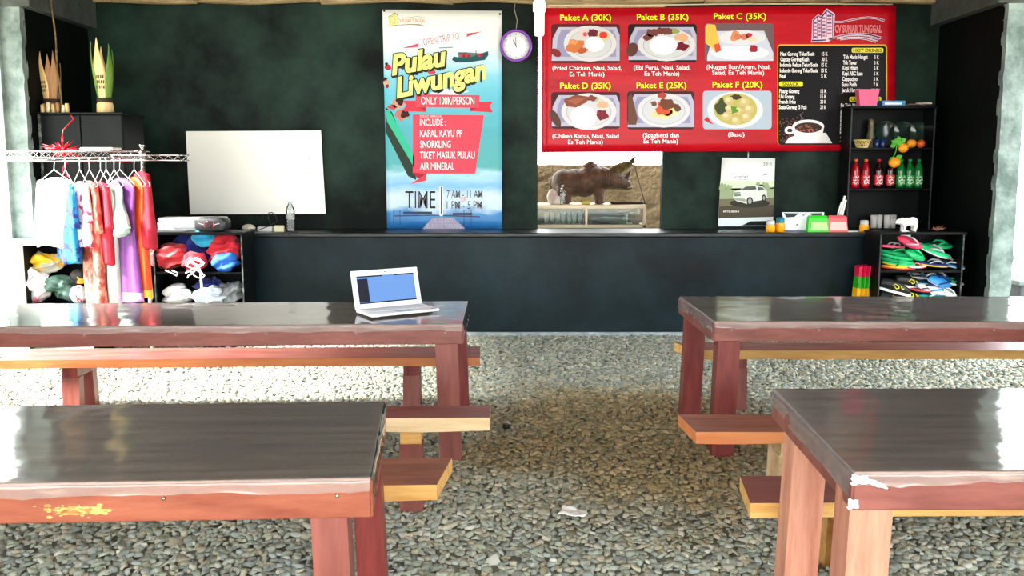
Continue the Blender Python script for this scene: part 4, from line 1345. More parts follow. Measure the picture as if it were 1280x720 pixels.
# bags in the white cabinet
z3 = 0.45 + 0.019
bgk = 'bags in the white cabinet'
cloth('plastic_bag', 'yellow and grey bag on top of the white cabinet heap', 'bag', 60, 326, 7.92, 0.34, 0.17, 0.22, mat('yellow_grey_bag', (226, 178, 30), 0.5, col2=(150, 150, 142), nscale=5, ramp=(0.48, 0.56)), bgk, 21, rest=z3 + 0.245)
cloth('plastic_bag', 'dark green translucent bag at the right of the white cabinet', 'bag', 78, 344, 7.90, 0.30, 0.25, 0.24, mat('green_grey_bag', (44, 84, 68), 0.35, col2=(96, 122, 116), nscale=6, bump=0.3), bgk, 22, rest=z3)
cloth('plastic_bag', 'white and pink bag at the left of the white cabinet', 'bag', 43, 350, 7.86, 0.26, 0.29, 0.2, mat('white_pink_bag', (236, 236, 236), 0.4, col2=(190, 70, 100), nscale=4.5, ramp=(0.54, 0.62), bump=0.2), bgk, 23, rest=z3)
cloth('folded_cloth', 'black cloth with yellow squiggles beside the green bag', 'cloth', 99, 336, 7.86, 0.16, 0.13, 0.14, mat('squiggle_cloth', (24, 20, 18), 0.7, col2=(226, 160, 40), nscale=13, ramp=(0.54, 0.60), detail=1), bgk, 24, rest=z3 + 0.165, amp=0.015)
cloth('folded_cloth', 'white cloth with small pink and green dots below the squiggle cloth', 'cloth', 98, 363, 7.84, 0.17, 0.165, 0.14, mat('dotted_white_cloth', (240, 236, 236), 0.7, col2=(206, 90, 110), nscale=24, ramp=(0.60, 0.64), detail=1), bgk, 25, rest=z3, amp=0.012)

# ---- chrome wire garment rack
RY, RZ = 7.36, 1.69
def garment_rack():
    xr = P(181, 250, RY + 0.15).x
    xl = -4.30
    root = thing('garment_rack', (xr, RY, 0), 'chrome wire garment rack loaded with bright clothes', 'rack')
    o = Vector((xr, RY, 0))
    d = 0.30
    for (x, y) in ((0, d / 2), (xl - xr, d / 2)):
        mb = MB(); mb.tube([(x, y, 0.05), (x, y, RZ + 0.10)], 0.016, 12)
        p = mb.build('post', chrome, root)
        m2 = MB(); m2.lathe([(0.001, 0), (0.02, 0.004), (0.02, 0.04), (0.012, 0.055)], (x, y, 0), seg=12); m2.build('foot', board_bk, p)
        m2 = MB(); m2.lathe([(0.0001, RZ + 0.1), (0.022, RZ + 0.1), (0.022, RZ + 0.118), (0.0001, RZ + 0.124)], (x, y, 0), seg=12); m2.build('cap', chrome, p)
        m2 = MB(); m2.lathe([(0.0165, RZ + 0.005), (0.028, RZ + 0.005), (0.028, RZ + 0.075), (0.0165, RZ + 0.075)], (x, y, 0), seg=12, cap=False); m2.build('collar', chrome, p)
    mb = MB()
    L = xl - xr
    for y in (0, d):
        for z in (RZ + 0.065, RZ + 0.012):
            mb.tube([(0, y, z), (L, y, z)], 0.006, 7)
        n = 26
        mb.tube([(L * i / n, y, RZ + (0.062 if i % 2 else 0.014)) for i in range(n + 1)], 0.004, 6)
    for x in (0, L):
        for z in (RZ + 0.065, RZ + 0.012):
            mb.tube([(x, 0, z), (x, d, z)], 0.006, 7)
    for i in range(1, 32):
        x = L * i / 32
        mb.tube([(x, 0, RZ + 0.068), (x, d, RZ + 0.068)], 0.0028, 5)
    for y in (0.1, 0.2):
        mb.tube([(0, y, RZ + 0.062), (L, y, RZ + 0.062)], 0.004, 6)
    mb.build('wire_shelf', chrome, root)
    mb = MB(); mb.tube([(0.0, -0.06, RZ - 0.012), (L, -0.06, RZ - 0.012)], 0.011, 10); mb.build('hanging_rail', chrome, root)
    # short wire ledge sticking out beyond the post
    mb = MB()
    xe = P(229, 197, RY - 0.05).x - xr
    zt = RZ + 0.03
    for y in (-0.07, 0.12):
        for z in (zt, zt - 0.04):
            mb.tube([(-0.16, y, z), (xe - 0.03, y, z), (xe - 0.008, y * 0.8 + 0.005, z), (xe, 0.025, z)], 0.0055, 7)
        n = 14
        mb.tube([(-0.16 + (xe + 0.13) * i / n, y, zt - (0.038 if i % 2 else 0.002)) for i in range(n + 1)], 0.0035, 6)
    for i in range(9):
        x = -0.14 + (xe + 0.1) * i / 8
        mb.tube([(x, -0.07, zt), (x, 0.12, zt)], 0.0028, 5)
    mb.build('wire_ledge', chrome, root)
garment_rack()

def make_hanger(px, yaw, label):
    x = P(px, 220, RY - 0.06).x
    root = thing('clothes_hanger', (x, RY - 0.06, RZ - 0.012), label, 'hanger', 'wire hangers on the garment rack', yaw)
    mb = MB()
    hk = [(0.016 * math.cos(a), 0, 0.004 + 0.016 * math.sin(a)) for a in [math.radians(200 - 22 * i) for i in range(10)]]
    mb.tube(hk + [(0.006, 0, -0.03), (0, 0, -0.072)], 0.0030, 6)
    mb.build('hook', wire_white, root)
    mb = MB()
    mb.tube([(0, 0, -0.07), (-0.10, 0, -0.125), (-0.195, 0, -0.178), (-0.205, 0, -0.192), (-0.19, 0, -0.198), (0.19, 0, -0.198), (0.205, 0, -0.192), (0.195, 0, -0.178), (0.10, 0, -0.125), (0, 0, -0.07)], 0.0030, 6)
    mb.build('shoulder_wire', wire_white, root)
    return root

def garment(name, label, px, ytop, ybot, w, yaw, m, sleeve=0.25, flare=1.0, hem_m=None, seed=1, thick=0.035, lean=0.0, v_neck=False):
    """A top or dress hung on a hanger: lofted body with folds, sleeves as parts."""
    Yg = RY - 0.06
    c = P(px, ytop, Yg)
    L = (ybot - ytop) * Yg / FPX
    root = thing(name, (c.x, Yg, c.z), label, 'clothing', 'clothes on the garment rack', yaw)
    def body(t0, t1, n):
        rg = []
        for j in range(n + 1):
            t = t0 + (t1 - t0) * j / n
            z = -t * L
            drop = -z
            if drop < 0.075:
                a = 0.055 + (w / 2 - 0.055) * (drop / 0.075) ** 0.75
                b = 0.012 + 0.010 * drop / 0.075
            else:
                q = (drop - 0.075) / max(L - 0.075, 0.01)
                a = w / 2 * (1 - 0.13 * min(q * 4, 1) + (flare - 0.87) * max(0, (q - 0.25) / 0.75))
                b = 0.022 + thick * min(q * 1.6, 1)
            ring = []
            N = 40
            for k in range(N):
                ph = 2 * PI * k / N
                f = 1 + min(drop * 1.3, 0.40) * (0.5 * math.sin(5 * ph + seed) + 0.4 * math.sin(9 * ph + seed * 2.3 + t * 1.5) + 0.5 * mnoise.noise(Vector((ph * 1.5, t * 3, seed))))
                x = a * math.copysign(abs(math.cos(ph)) ** 0.75, math.cos(ph))
                y = b * f * math.sin(ph)
                zz = z + (0.014 * math.sin(3 * ph + seed) * (1 if t > 0.98 else 0)) + lean * x * t
                ring.append((x + 0.01 * math.sin(t * 4 + seed), y, zz))
            rg.append(ring)
        return rg
    mb = MB()
    if hem_m:
        mb.use(m).rings(body(0, 0.93, 30), cap1=False)
        mb.use(hem_m).rings(body(0.93, 1.0, 4), cap0=False)
        mb.build('bodice', None, root)
    else:
        mb.rings(body(0, 1.0, 32))
        mb.build('bodice', m, root)
    if sleeve > 0:
        for s in (-1, 1):
            mb = MB()
            rg = []
            n = 12
            for j in range(n + 1):
                t = j / n
                cx = s * (w / 2 - 0.058 + 0.040 * t)
                cz = -0.055 - sleeve * t
                rx = 0.050 + 0.010 * t
                ring = []
                for k in range(18):
                    ph = 2 * PI * k / 18
                    f = 1 + 0.25 * t * math.sin(4 * ph + seed + s)
                    ring.append((cx + rx * math.cos(ph) * (0.9 if j else 0.5), (0.026 + 0.008 * t) * f * math.sin(ph), cz + (0.03 if j == 0 else 0) * 1.0 + 0.012 * math.cos(ph) * s * -1))
                rg.append(ring)
            mb.rings(rg)
            mb.build('sleeve', m, root)
    return root

yw = math.radians(-50)
fl_blue = mat('blue_floral_cloth', (6, 120, 176), 0.7, col2=(20, 36, 130), nscale=14, ramp=(0.48, 0.56), detail=2)
fl_pink = mat('pink_floral_cloth', (244, 238, 240), 0.7, col2=(196, 60, 110), nscale=15, ramp=(0.53, 0.58), detail=2)
batik = mat('salmon_batik_cloth', (172, 62, 50), 0.7, col2=(212, 136, 116), nscale=22, stretch=(1, 1, 0.6), ramp=(0.45, 0.58), detail=3)
crim = mat('crimson_cloth', (160, 8, 36), 0.7, col2=(182, 22, 52), nscale=6)
mint = mat('mint_white_cloth', (116, 160, 146), 0.7, col2=(206, 220, 212), nscale=7)
purp = mat('purple_satin', (84, 14, 104), 0.4, col2=(112, 34, 130), nscale=5, sheen=0.3)
purp_h = mat('pale_purple_trim', (190, 120, 200), 0.5)
oran = mat('orange_satin', (222, 60, 8), 0.45, col2=(236, 100, 22), nscale=5, stretch=(3, 3, 0.6))
gold = mat('gold_trim_cloth', (240, 180, 50), 0.4)
silv = mat('silver_grey_cloth', (176, 178, 176), 0.5, col2=(206, 208, 204), nscale=6)
wht = mat('white_cotton', (240, 242, 244), 0.75)
GL = [
    ('hanging_shirt', 'plain white long-sleeved shirt, front of the garment rack', 68, 222, 308, 0.43, math.radians(-24), wht, 0.42, 1.02, None),
    ('hanging_shirt', 'cyan and blue flowered shirt behind the white shirt', 82, 227, 326, 0.40, yw, fl_blue, 0.30, 1.15, None),
    ('hanging_shirt', 'white shirt with pink flowers beside the cyan one', 100, 227, 306, 0.38, yw, fl_pink, 0.25, 1.0, None),
    ('hanging_dress', 'long salmon batik dress reaching almost to the table', 112, 226, 392, 0.36, yw, batik, 0.34, 1.08, None),
    ('hanging_shirt', 'narrow crimson shirt behind the salmon dress', 126, 227, 328, 0.36, yw, crim, 0.3, 1.0, None),
    ('hanging_dress', 'long silver-grey dress showing only below the crimson shirt', 133, 232, 378, 0.30, yw, silv, 0.0, 1.0, None),
    ('hanging_shirt', 'mint-white blouse with a slanting hem', 143, 226, 300, 0.34, yw, mint, 0.0, 1.75, None),
    ('hanging_dress', 'long purple satin dress with a pale hem', 150, 222, 374, 0.40, math.radians(-38), purp, 0.0, 1.25, purp_h),
    ('hanging_dress', 'long orange satin dress with gold trim', 168, 221, 371, 0.33, math.radians(-46), oran, 0.0, 1.05, gold),
    ('hanging_shirt', 'crimson-pink shirt, rightmost on the garment rack', 177, 214, 309, 0.36, math.radians(-52), crim, 0.40, 0.95, None),
]
HL = ['wire hanger holding the white shirt', 'wire hanger holding the cyan flowered shirt', 'wire hanger holding the pink flowered shirt', 'wire hanger holding the salmon batik dress', 'wire hanger holding the narrow crimson shirt',
      'wire hanger holding the silver-grey dress', 'wire hanger holding the mint-white blouse', 'wire hanger holding the purple dress', 'wire hanger holding the orange dress', 'wire hanger holding the rightmost crimson-pink shirt']
for i, g in enumerate(GL):
    nm, lb, px, yt, yb, w, ya, m, sl, fl, hm = g
    garment(nm, lb, px, yt, yb, w, ya, m, sl, fl, hm, seed=i + 1, lean=0.35 if 'mint' in lb else 0.0)
    make_hanger(px, ya, HL[i])

# white folder on the wire shelf
mb = MB()
c = P(126, 187, RY + 0.16)
mb.box(-0.13, 0.13, -0.09, 0.09, 0, 0.016, 0.003)
o = mb.build('cover', mat('white_card', (238, 238, 234), 0.6))
r = thing('paper_folder', (c.x, RY + 0.16, RZ + 0.072), 'white folder lying on the wire shelf of the rack', 'folder')
o.parent = r
mb = MB(); mb.box(-0.126, 0.127, -0.086, 0.086, 0.017, 0.022); mb.build('paper_stack', mat('cream_paper', (226, 222, 206), 0.8), r)

# ---- black cupboard with the carved bamboo
CBY = 8.3
cbx0, cbx1, cbz = -4.21, P(155, 200, CBY).x, 2.11
root = thing('black_cupboard', ((cbx0 + cbx1) / 2, CBY, 0), 'tall plain black cupboard in the left corner carrying two carved bamboos', 'cupboard')
hw = (cbx1 - cbx0) / 2
mb = MB(); mb.box(-hw, hw, 0.02, 0.48, 0.0, cbz - 0.02, 0.004); mb.build('carcass', black_board, root)
mb = MB(); mb.box(-hw, hw + 0.012, -0.01, 0.49, cbz - 0.02, cbz, 0.004); mb.build('top_board', black_board, root)
for s in (0, 1):
    mb = MB(); mb.box(-hw + 0.006 + s * hw, s * hw - 0.004, 0.0, 0.02, 0.06, cbz - 0.026, 0.003); d = mb.build('door', black_board, root)
    m2 = MB(); m2.lathe([(0.001, 0), (0.012, 0.004), (0.014, 0.016), (0.001, 0.022)], seg=12); k = m2.build('knob', board_bk, d); k.rotation_euler = (PI / 2, 0, 0); k.location = (-0.04 + s * 0.08, 0, 1.0)
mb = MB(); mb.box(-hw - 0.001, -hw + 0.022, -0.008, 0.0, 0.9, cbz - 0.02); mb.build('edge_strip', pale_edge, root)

tan_b = mat('tan_bamboo', (206, 166, 96), 0.55, col2=(232, 206, 150), nscale=6, stretch=(2, 2, 0.4))
pale_b = mat('pale_bamboo', (222, 200, 156), 0.6, col2=(240, 226, 190), nscale=6, stretch=(2, 2, 0.4))
grn_b = mat('green_bamboo', (66, 120, 34), 0.5, col2=(120, 150, 60), nscale=6, stretch=(2, 2, 0.4))
brn_b = mat('brown_bamboo', (134, 92, 58), 0.6, col2=(176, 134, 92), nscale=6, stretch=(2, 2, 0.4))
def petal(parent, r0, h, ang, wid, m, bulge=0.3, lean=0.25, z0=0.0, marks=False):
    def fn(u, v):
        w = wid * (1 - v ** 2.2) * (0.75 + 0.5 * math.sin(PI * min(v * 1.2, 1))) + 0.0015
        r = r0 + lean * h * (0.55 * math.sin(PI * v * 0.62) - 0.12 * v) 
        a = ang + (u - 0.5) * 2 * w / max(r, 0.02)
        return Vector((r * math.cos(a), r * math.sin(a), z0 + h * v))
    mb = MB()
    mb.grid(6, 18, fn, thick=0.005)
    o = mb.build('petal', m, parent)
    if marks:
        m2 = MB()
        for row in range(3):
            for k in range(5):
                v0, u0 = 0.16 + row * 0.085, 0.16 + k * 0.145
                q = [fn(u0 + a, v0 + b) for a, b in ((0, 0), (0.075, 0), (0.10, 0.055), (0.025, 0.055))]
                n = (q[1] - q[0]).cross(q[3] - q[0]).normalized()
                if n.dot(Vector((math.cos(ang), math.sin(ang), 0))) < 0: n = -n
                m2.prism([p + n * 0.0008 for p in q], n * 0.0012)
        m2.build('carved_pattern', mat('burnt_mark', (46, 34, 22), 0.8), o)
    return o
def carved_bamboo(px, h, spec, rbase, label, hb, base_m):
    c = P(px, 142, CBY + 0.17)
    root = thing('carved_bamboo', (c.x, CBY + 0.17, cbz), label, 'ornament', 'carved bamboo ornaments')
    mb = MB(); mb.lathe([(0.001, 0), (rbase * 1.1, 0.0), (rbase * 1.05, hb * 0.8), (rbase * 0.9, hb), (0.001, hb)], seg=24); mb.build('stem_section', base_m, root)
    mb = MB(); mb.lathe([(rbase * 0.92, hb), (rbase * 1.02, hb + 0.004), (rbase * 1.02, hb + 0.032), (rbase * 0.92, hb + 0.036)], seg=24); mb.build('node_ring', mat('dark_node', (40, 34, 28), 0.7), root)
    for (a, hh, w, m, ln, mk) in spec:
        petal(root, rbase * 0.86, hh, math.radians(a), w, m, lean=ln, z0=hb + 0.03, marks=mk)
    return root
b1 = carved_bamboo(66, 0.44, ((-118, 0.42, 0.045, tan_b, 0.17, True), (-170, 0.38, 0.04, pale_b, 0.17, False), (-75, 0.40, 0.04, brn_b, 0.12, False), (-45, 0.43, 0.035, brn_b, 0.17, False), (30, 0.33, 0.04, brn_b, 0.16, False), (120, 0.36, 0.045, brn_b, 0.16, False)), 0.075, 'brown split bamboo on the left end of the black cupboard, with offcuts around it', 0.09, brn_b)
b2 = carved_bamboo(132, 0.52, ((-150, 0.50, 0.045, grn_b, 0.17, False), (-95, 0.53, 0.055, tan_b, 0.15, True), (-28, 0.48, 0.04, grn_b, 0.17, False), (40, 0.44, 0.045, grn_b, 0.16, False), (120, 0.47, 0.045, tan_b, 0.16, False)), 0.068, 'green-edged split bamboo on the right end of the black cupboard', 0.10, tan_b)
# short bamboo offcuts around the first one
for i in range(7):
    c = P(49 + i * 6.0, 142, CBY + 0.06)
    mb = MB(); hh = 0.07 + 0.03 * ((i * 37) % 5) / 5
    mb.tube([(0, 0, 0), (0.004 * (i % 3 - 1), 0, hh)], [0.018, 0.016], 10)
    r = mb.build('bamboo_offcut', (tan_b, brn_b, pale_b)[i % 3], loc=(max(c.x, -4.19), CBY + 0.055 + 0.012 * (i % 2), cbz))
    tag(r, 'short bamboo offcut standing in front of the brown split bamboo', 'bamboo', 'bamboo offcuts')
# long thin stick
mb = MB()
a, b = P(75, 122, CBY + 0.14), P(64, -6, CBY + 0.14)
b0 = Vector((a.x + 0.008, CBY + 0.14, cbz))
pts = [b0.lerp(b, t / 12) + Vector((0.006 * math.sin(t), 0, 0)) for t in range(13)]
mb.tube(pts, [0.010 - 0.0004 * i + (0.002 if i % 3 == 0 else 0) for i in range(13)], 8)
tag(mb.build('bamboo_stick', mat('speckled_stick', (70, 56, 34), 0.6, col2=(150, 124, 70), nscale=20)), 'long thin speckled stick rising from the brown split bamboo', 'stick')
# red tinsel star on a ribbon
c = P(79, 188, 8.0)
root = thing('tinsel_star', c, 'red tinsel star hanging on a ribbon before the black cupboard', 'ornament')
red_t = mat('red_tinsel', (214, 16, 40), 0.3, 0.3)
mb = MB()
rr = random.Random(2)
for k in range(60):
    th, ph = rr.random() * 2 * PI, (rr.random() - 0.5) * 2.4
    d = Vector((math.cos(th) * math.cos(ph) * 1.3, 0.45 * math.sin(ph), math.sin(th) * math.cos(ph) * 0.9))
    l = 0.08 + 0.09 * rr.random()
    mb.tube([(0, 0, 0), d * l * 0.5, d * l], [0.006, 0.004, 0.0005], 5)
mb.blob((0, 0, 0), (0.03, 0.02, 0.03), 2, 0.01, 9)
mb.build('burst', red_t, root)
mb = MB(); e = P(87, 143, 8.28) - c
mb.tube([(0, 0, 0.02), (-0.005, 0, 0.09), (0.005, 0.01, 0.17), (0.05, 0.12, 0.27), (e.x, e.y + 0.02, e.z)], 0.005, 6); mb.build('ribbon', red_t, root)
mb = MB(); mb.tube([(0, 0, -0.02), (0.02, 0, -0.1), (-0.01, -0.01, -0.17), (0.03, 0, -0.21), (0.0, 0, -0.24)], 0.008, 6); mb.build('tail', red_t, root)

# ================================================================ ON THE COUNTER AND BEHIND THE OPENING
CZ = 1.0065
clear_m = film_mat('clear_bottle_plastic', (0.86, 0.90, 0.90), 0.06, 1.3, haze=0.10)
glass_m = film_mat('clear_glass', (0.88, 0.93, 0.92), 0.03, 1.2, haze=0.04)

def water_bottle(px, Y, z, h, label, group=None):
    c = P(px, 290, Y)
    root = thing('water_bottle', (c.x, Y, z), label, 'bottle', group)
    r = h * 0.142
    pr = [(r * 0.5, 0.0), (r * 0.92, 0.004), (r, 0.02)]
    for i in range(7):
        z0 = h * (0.10 + 0.075 * i)
        pr += [(r, z0), (r * 0.93, z0 + h * 0.02), (r, z0 + h * 0.04)]
    pr += [(r, h * 0.66), (r * 0.9, h * 0.74), (r * 0.55, h * 0.86), (r * 0.36, h * 0.90), (r * 0.36, h * 0.935)]
    mb = MB(); mb.lathe(pr, seg=24); mb.build('shell', clear_m, root)
    mb = MB(); mb.lathe([(r * 0.42, h * 0.93), (r * 0.42, h * 0.995), (r * 0.38, h)], seg=20); mb.build('cap', mat('pale_cap', (214, 222, 224), 0.4), root)
    mb = MB(); mb.lathe([(r * 1.01, h * 0.42), (r * 1.01, h * 0.58)], seg=24, cap=False); mb.build('label_band', film_mat('pale_label', (0.8, 0.88, 0.92), 0.2, haze=0.35) if 'pale_label' not in MATS else MATS['pale_label'], root)
    return root
water_bottle(363.5, 8.88, CZ, 0.305, 'clear plastic water bottle standing before the whiteboard')

# printer on the shelf
c = P(238, 280, 8.44)
root = thing('printer', (c.x, 8.40, 1.052), 'flat white printer on top of the black clothes shelf', 'printer', rz=0.02)
mb = MB(); mb.box(-0.29, 0.29, 0.0, 0.26, 0, 0.085, 0.012); mb.build('body', mat('white_printer_shell', (224, 226, 226), 0.4), root)
mb = MB(); mb.box(-0.286, 0.286, 0.004, 0.26, 0.086, 0.118, 0.012); mb.build('scanner_lid', mat('white_printer_lid', (236, 237, 236), 0.35), root)
mb = MB(); mb.box(-0.15, 0.2, -0.004, 0.004, 0.02, 0.045, 0.002); mb.build('paper_slot', mat('grey_slot', (150, 154, 156), 0.5), root)
# papers under it
c = P(212, 286, 8.3)
mb = MB(); mb.box(-0.16, 0.16, 0, 0.12, 0, 0.006, 0.001)
tag(mb.build('paper_sheaf', mat('dark_papers', (58, 60, 62), 0.6), loc=(c.x, 8.22, 1.0515)), 'dark sheaf of papers lying before the white printer', 'papers')
# projector
c = P(265, 280, 8.28)
root = thing('projector', (c.x, 8.30, 1.0515), 'small black rounded projector beside the white printer', 'projector', rz=-0.12)
prj = mat('black_projector_shell', (34, 36, 38), 0.35, spec=0.5)
mb = MB()
rg = []
for (yy, k) in ((-0.075, 0.86), (-0.068, 0.96), (-0.04, 1.0), (0.05, 1.0), (0.085, 0.93)):
    ring = []
    for i in range(28):
        a = 2 * PI * i / 28
        x = 0.146 * k * math.copysign(abs(math.cos(a)) ** 0.4, math.cos(a))
        z = 0.066 + 0.064 * k * math.copysign(abs(math.sin(a)) ** 0.55, math.sin(a))
        ring.append((x, yy, z))
    rg.append(ring)
mb.rings(rg); mb.build('shell', prj, root)
mb = MB(); mb.lathe([(0.001, 0), (0.03, 0.0), (0.033, 0.006), (0.024, 0.010), (0.001, 0.006)], seg=20); o = mb.build('lens', mat('dark_lens', (60, 40, 46), 0.08, spec=0.8), root); o.rotation_euler = (PI / 2, 0, 0); o.location = (0.0, -0.073, 0.07)
for s in (-1, 1):
    mb = MB(); mb.prism([(s * 0.05, -0.077, 0.062), (s * 0.10, -0.076, 0.075), (s * 0.10, -0.076, 0.083), (s * 0.05, -0.077, 0.07)], (0, -0.003, 0)); mb.build('front_stripe', mat('silver_stripe', (190, 190, 194), 0.3, 0.6), root)
    mb = MB(); mb.prism([(s * 0.036, -0.077, 0.085), (s * 0.05, -0.077, 0.088), (s * 0.046, -0.077, 0.045), (s * 0.036, -0.077, 0.045)], (0, -0.0025, 0)); mb.build('red_mark', mat('dull_red_mark', (150, 40, 52), 0.5), root)

# adapters and cables on the counter
def small_box(name, label, cat, px, py, Y, w, d, h, m, rz=0.0, z=CZ, group=None):
    c = P(px, py, Y)
    mb = MB(); mb.box(-w / 2, w / 2, -d / 2, d / 2, 0, h, min(w, d, h) * 0.16)
    o = mb.build(name, m, loc=(c.x, Y, z))
    o.rotation_euler = (0, 0, rz)
    return tag(o, label, cat, group)
small_box('power_adapter', 'cream square power adapter on the counter by the bottle', 'adapter', 349, 285, 8.93, 0.10, 0.07, 0.06, mat('cream_plastic', (222, 214, 178), 0.5), 0.2)
small_box('power_strip', 'white power strip beside the cream adapter', 'power strip', 332, 286, 8.98, 0.15, 0.06, 0.045, mat('white_plastic', (228, 228, 224), 0.5), -0.1)
mb = MB()
mb.tube([P(303, 287, 8.9), P(312, 286, 8.87), P(322, 288, 8.86), P(335, 283, 8.9), P(346, 277, 8.95), P(345, 270, 8.98), P(340, 265.5, 9.0), P(336, 266, 9.02), P(335, 272, 9.03), P(338, 280, 9.0)], 0.0045, 6)
for v in mb.bm.verts:
    v.co.z = max(v.co.z, CZ + 0.005)
tag(mb.build('black_cable', mat('black_rubber', (20, 20, 21), 0.5)), 'black cable looping over the adapters on the counter', 'cable')
cloth('crumpled_bag', 'small crumpled beige plastic bag left of the adapters', 'bag', 312, 284, 8.92, 0.14, 0.07, 0.1, mat('beige_plastic', (176, 168, 150), 0.5, col2=(210, 204, 190)), None, 31, sub=4, rest=CZ)

# ---- jars
yel = mat('yellow_jar_content', (244, 176, 20), 0.35, col2=(236, 150, 14), nscale=8)
def jar(px, Y, lid_m, label, h=0.115):
    c = P(px, 287, Y)
    root = thing('small_jar', (c.x, Y, CZ), label, 'jar', 'yellow filled jars')
    r = 0.044
    mb = MB(); mb.lathe([(r * 0.85, 0.0), (r, 0.006), (r, h * 0.55), (r * 0.9, h * 0.64), (r * 0.86, h * 0.7)], seg=20); mb.build('jar_body', yel, root)
    mb = MB(); mb.lathe([(r * 0.9, h * 0.64), (r * 0.92, h * 0.7), (r * 0.88, h * 0.95), (r * 0.6, h)], seg=20); mb.build('lid', lid_m, root)
greyl = mat('clear_grey_lid', (186, 192, 190), 0.25)
teal = mat('teal_lid', (20, 116, 140), 0.4)
jar(963, 8.87, greyl, 'yellow jar with a greyish lid, left of the teal-lidded jar')
jar(975, 8.90, teal, 'yellow jar with a teal lid beside the white tissue box', 0.14)
jar(1080, 8.87, greyl, 'yellow jar standing alone below the drinks shelf')

# ---- tissue box with printed flaps
c = P(1004, 283, 8.98)
root = thing('tissue_box', (c.x, 8.98, CZ), 'white printed tissue box with open flaps behind the green holder', 'box')
bx = mat('white_card_gloss', (232, 238, 240), 0.35)
w = 0.195
mb = MB(); mb.box(-w, w, 0, 0.2, 0, 0.125, 0.004); mb.build('carton', bx, root)
mb = MB(); mb.prism([(-w, 0.0, 0.126), (w, 0.0, 0.126), (w + 0.012, 0.02, 0.185), (-w - 0.012, 0.02, 0.185)], (0, 0.003, 0)); fl = mb.build('front_flap', bx, root)
A = Art(lambda x, y, l: Vector((x, -0.0005 - l + (0.02 * (y - 0.126) / 0.059 if y > 0.126 else 0), y)))
A.fill([(-w + 0.005, 0.178), (-0.04, 0.176), (-0.09, 0.14), (-w + 0.03, 0.135)], (52, 58, 64), 1)
A.fill([(w - 0.005, 0.178), (0.06, 0.176), (0.10, 0.14), (w - 0.01, 0.14)], (52, 58, 64), 1)
A.fill([(-0.02, 0.17), (0.03, 0.178), (0.0, 0.145)], (150, 156, 160), 1)
A.ell(0.0, 0.07, 0.155, 0.052, (248, 250, 250), 1)
A.ell(-0.06, 0.065, 0.012, 0.01, (140, 150, 160), 2)
A.fill([(-w + 0.004, 0.004), (w - 0.004, 0.004), (w - 0.004, 0.016), (-w + 0.004, 0.016)], (70, 84, 130), 1)
A.build('printed_art', None, root)

# ---- napkin holders
def holder(px, Y, col, col2, label):
    c = P(px, 286, Y)
    root = thing('napkin_holder', (c.x, Y, CZ), label, 'napkin holder', 'plastic napkin holders', rz=-0.03)
    m = mat('holder_%d' % col[0], col, 0.35)
    m2 = mat('holder_pale_%d' % col[0], col2, 0.4)
    w0, w1, h, d = 0.102, 0.088, 0.135, 0.10
    mb = MB(); mb.rings([[(-w0, 0, 0), (w0, 0, 0), (w0, d, 0), (-w0, d, 0)], [(-w1, 0.012, h), (w1, 0.012, h), (w1, d - 0.012, h), (-w1, d - 0.012, h)]], smooth=False); mb.build('shell', m, root)
    mb = MB(); mb.rings([[(-w1 - 0.004, 0.006, h), (w1 + 0.004, 0.006, h), (w1 + 0.004, d - 0.006, h), (-w1 - 0.004, d - 0.006, h)], [(-w1 + 0.012, 0.02, h + 0.022), (w1 - 0.012, 0.02, h + 0.022), (w1 - 0.012, d - 0.02, h + 0.022), (-w1 + 0.012, d - 0.02, h + 0.022)]], smooth=False); mb.build('lid', m, root)
    mb = MB(); mb.prism([(-w0 + 0.028, -0.002, 0.016), (w0 - 0.008, -0.002, 0.016), (w1 - 0.008, 0.0075, 0.098), (-w1 + 0.024, 0.0075, 0.098)], (0, -0.002, 0)); mb.build('front_sticker', m2, root)
    return root
holder(1023, 8.89, (48, 196, 40), (176, 232, 140), 'green plastic napkin holder before the white tissue box')
holder(1047, 8.89, (226, 92, 96), (250, 190, 180), 'pink plastic napkin holder holding white straws')
for i, (x0, y0, x1, y1) in enumerate(((1050, 268, 1056, 245), (1053, 268, 1057.5, 250), (1047, 268, 1052, 252))):
    mb = MB(); a = P(x0, y0 + 1, 8.95); b = P(x1, y1, 8.98); mb.tube([a, a.lerp(b, 0.5), b], 0.011 - 0.002 * i, 8)
    tag(mb.build('paper_straw', mat('white_paper', (236, 240, 238), 0.6)), ('white paper-wrapped straw, tallest above the pink napkin holder', 'white straw right of the tallest one in the pink holder', 'short white straw leaning left in the pink holder')[i], 'straw', 'straws in the pink holder')
c = P(1066, 283, 8.95)
mb = MB(); mb.box(-0.07, 0.07, -0.02, 0.02, 0, 0.012, 0.003)
tag(mb.build('cutlery_packet', mat('white_packet', (214, 220, 220), 0.4), loc=(c.x, 8.90, CZ)), 'small white packet on the counter between pink holder and lone jar', 'packet')

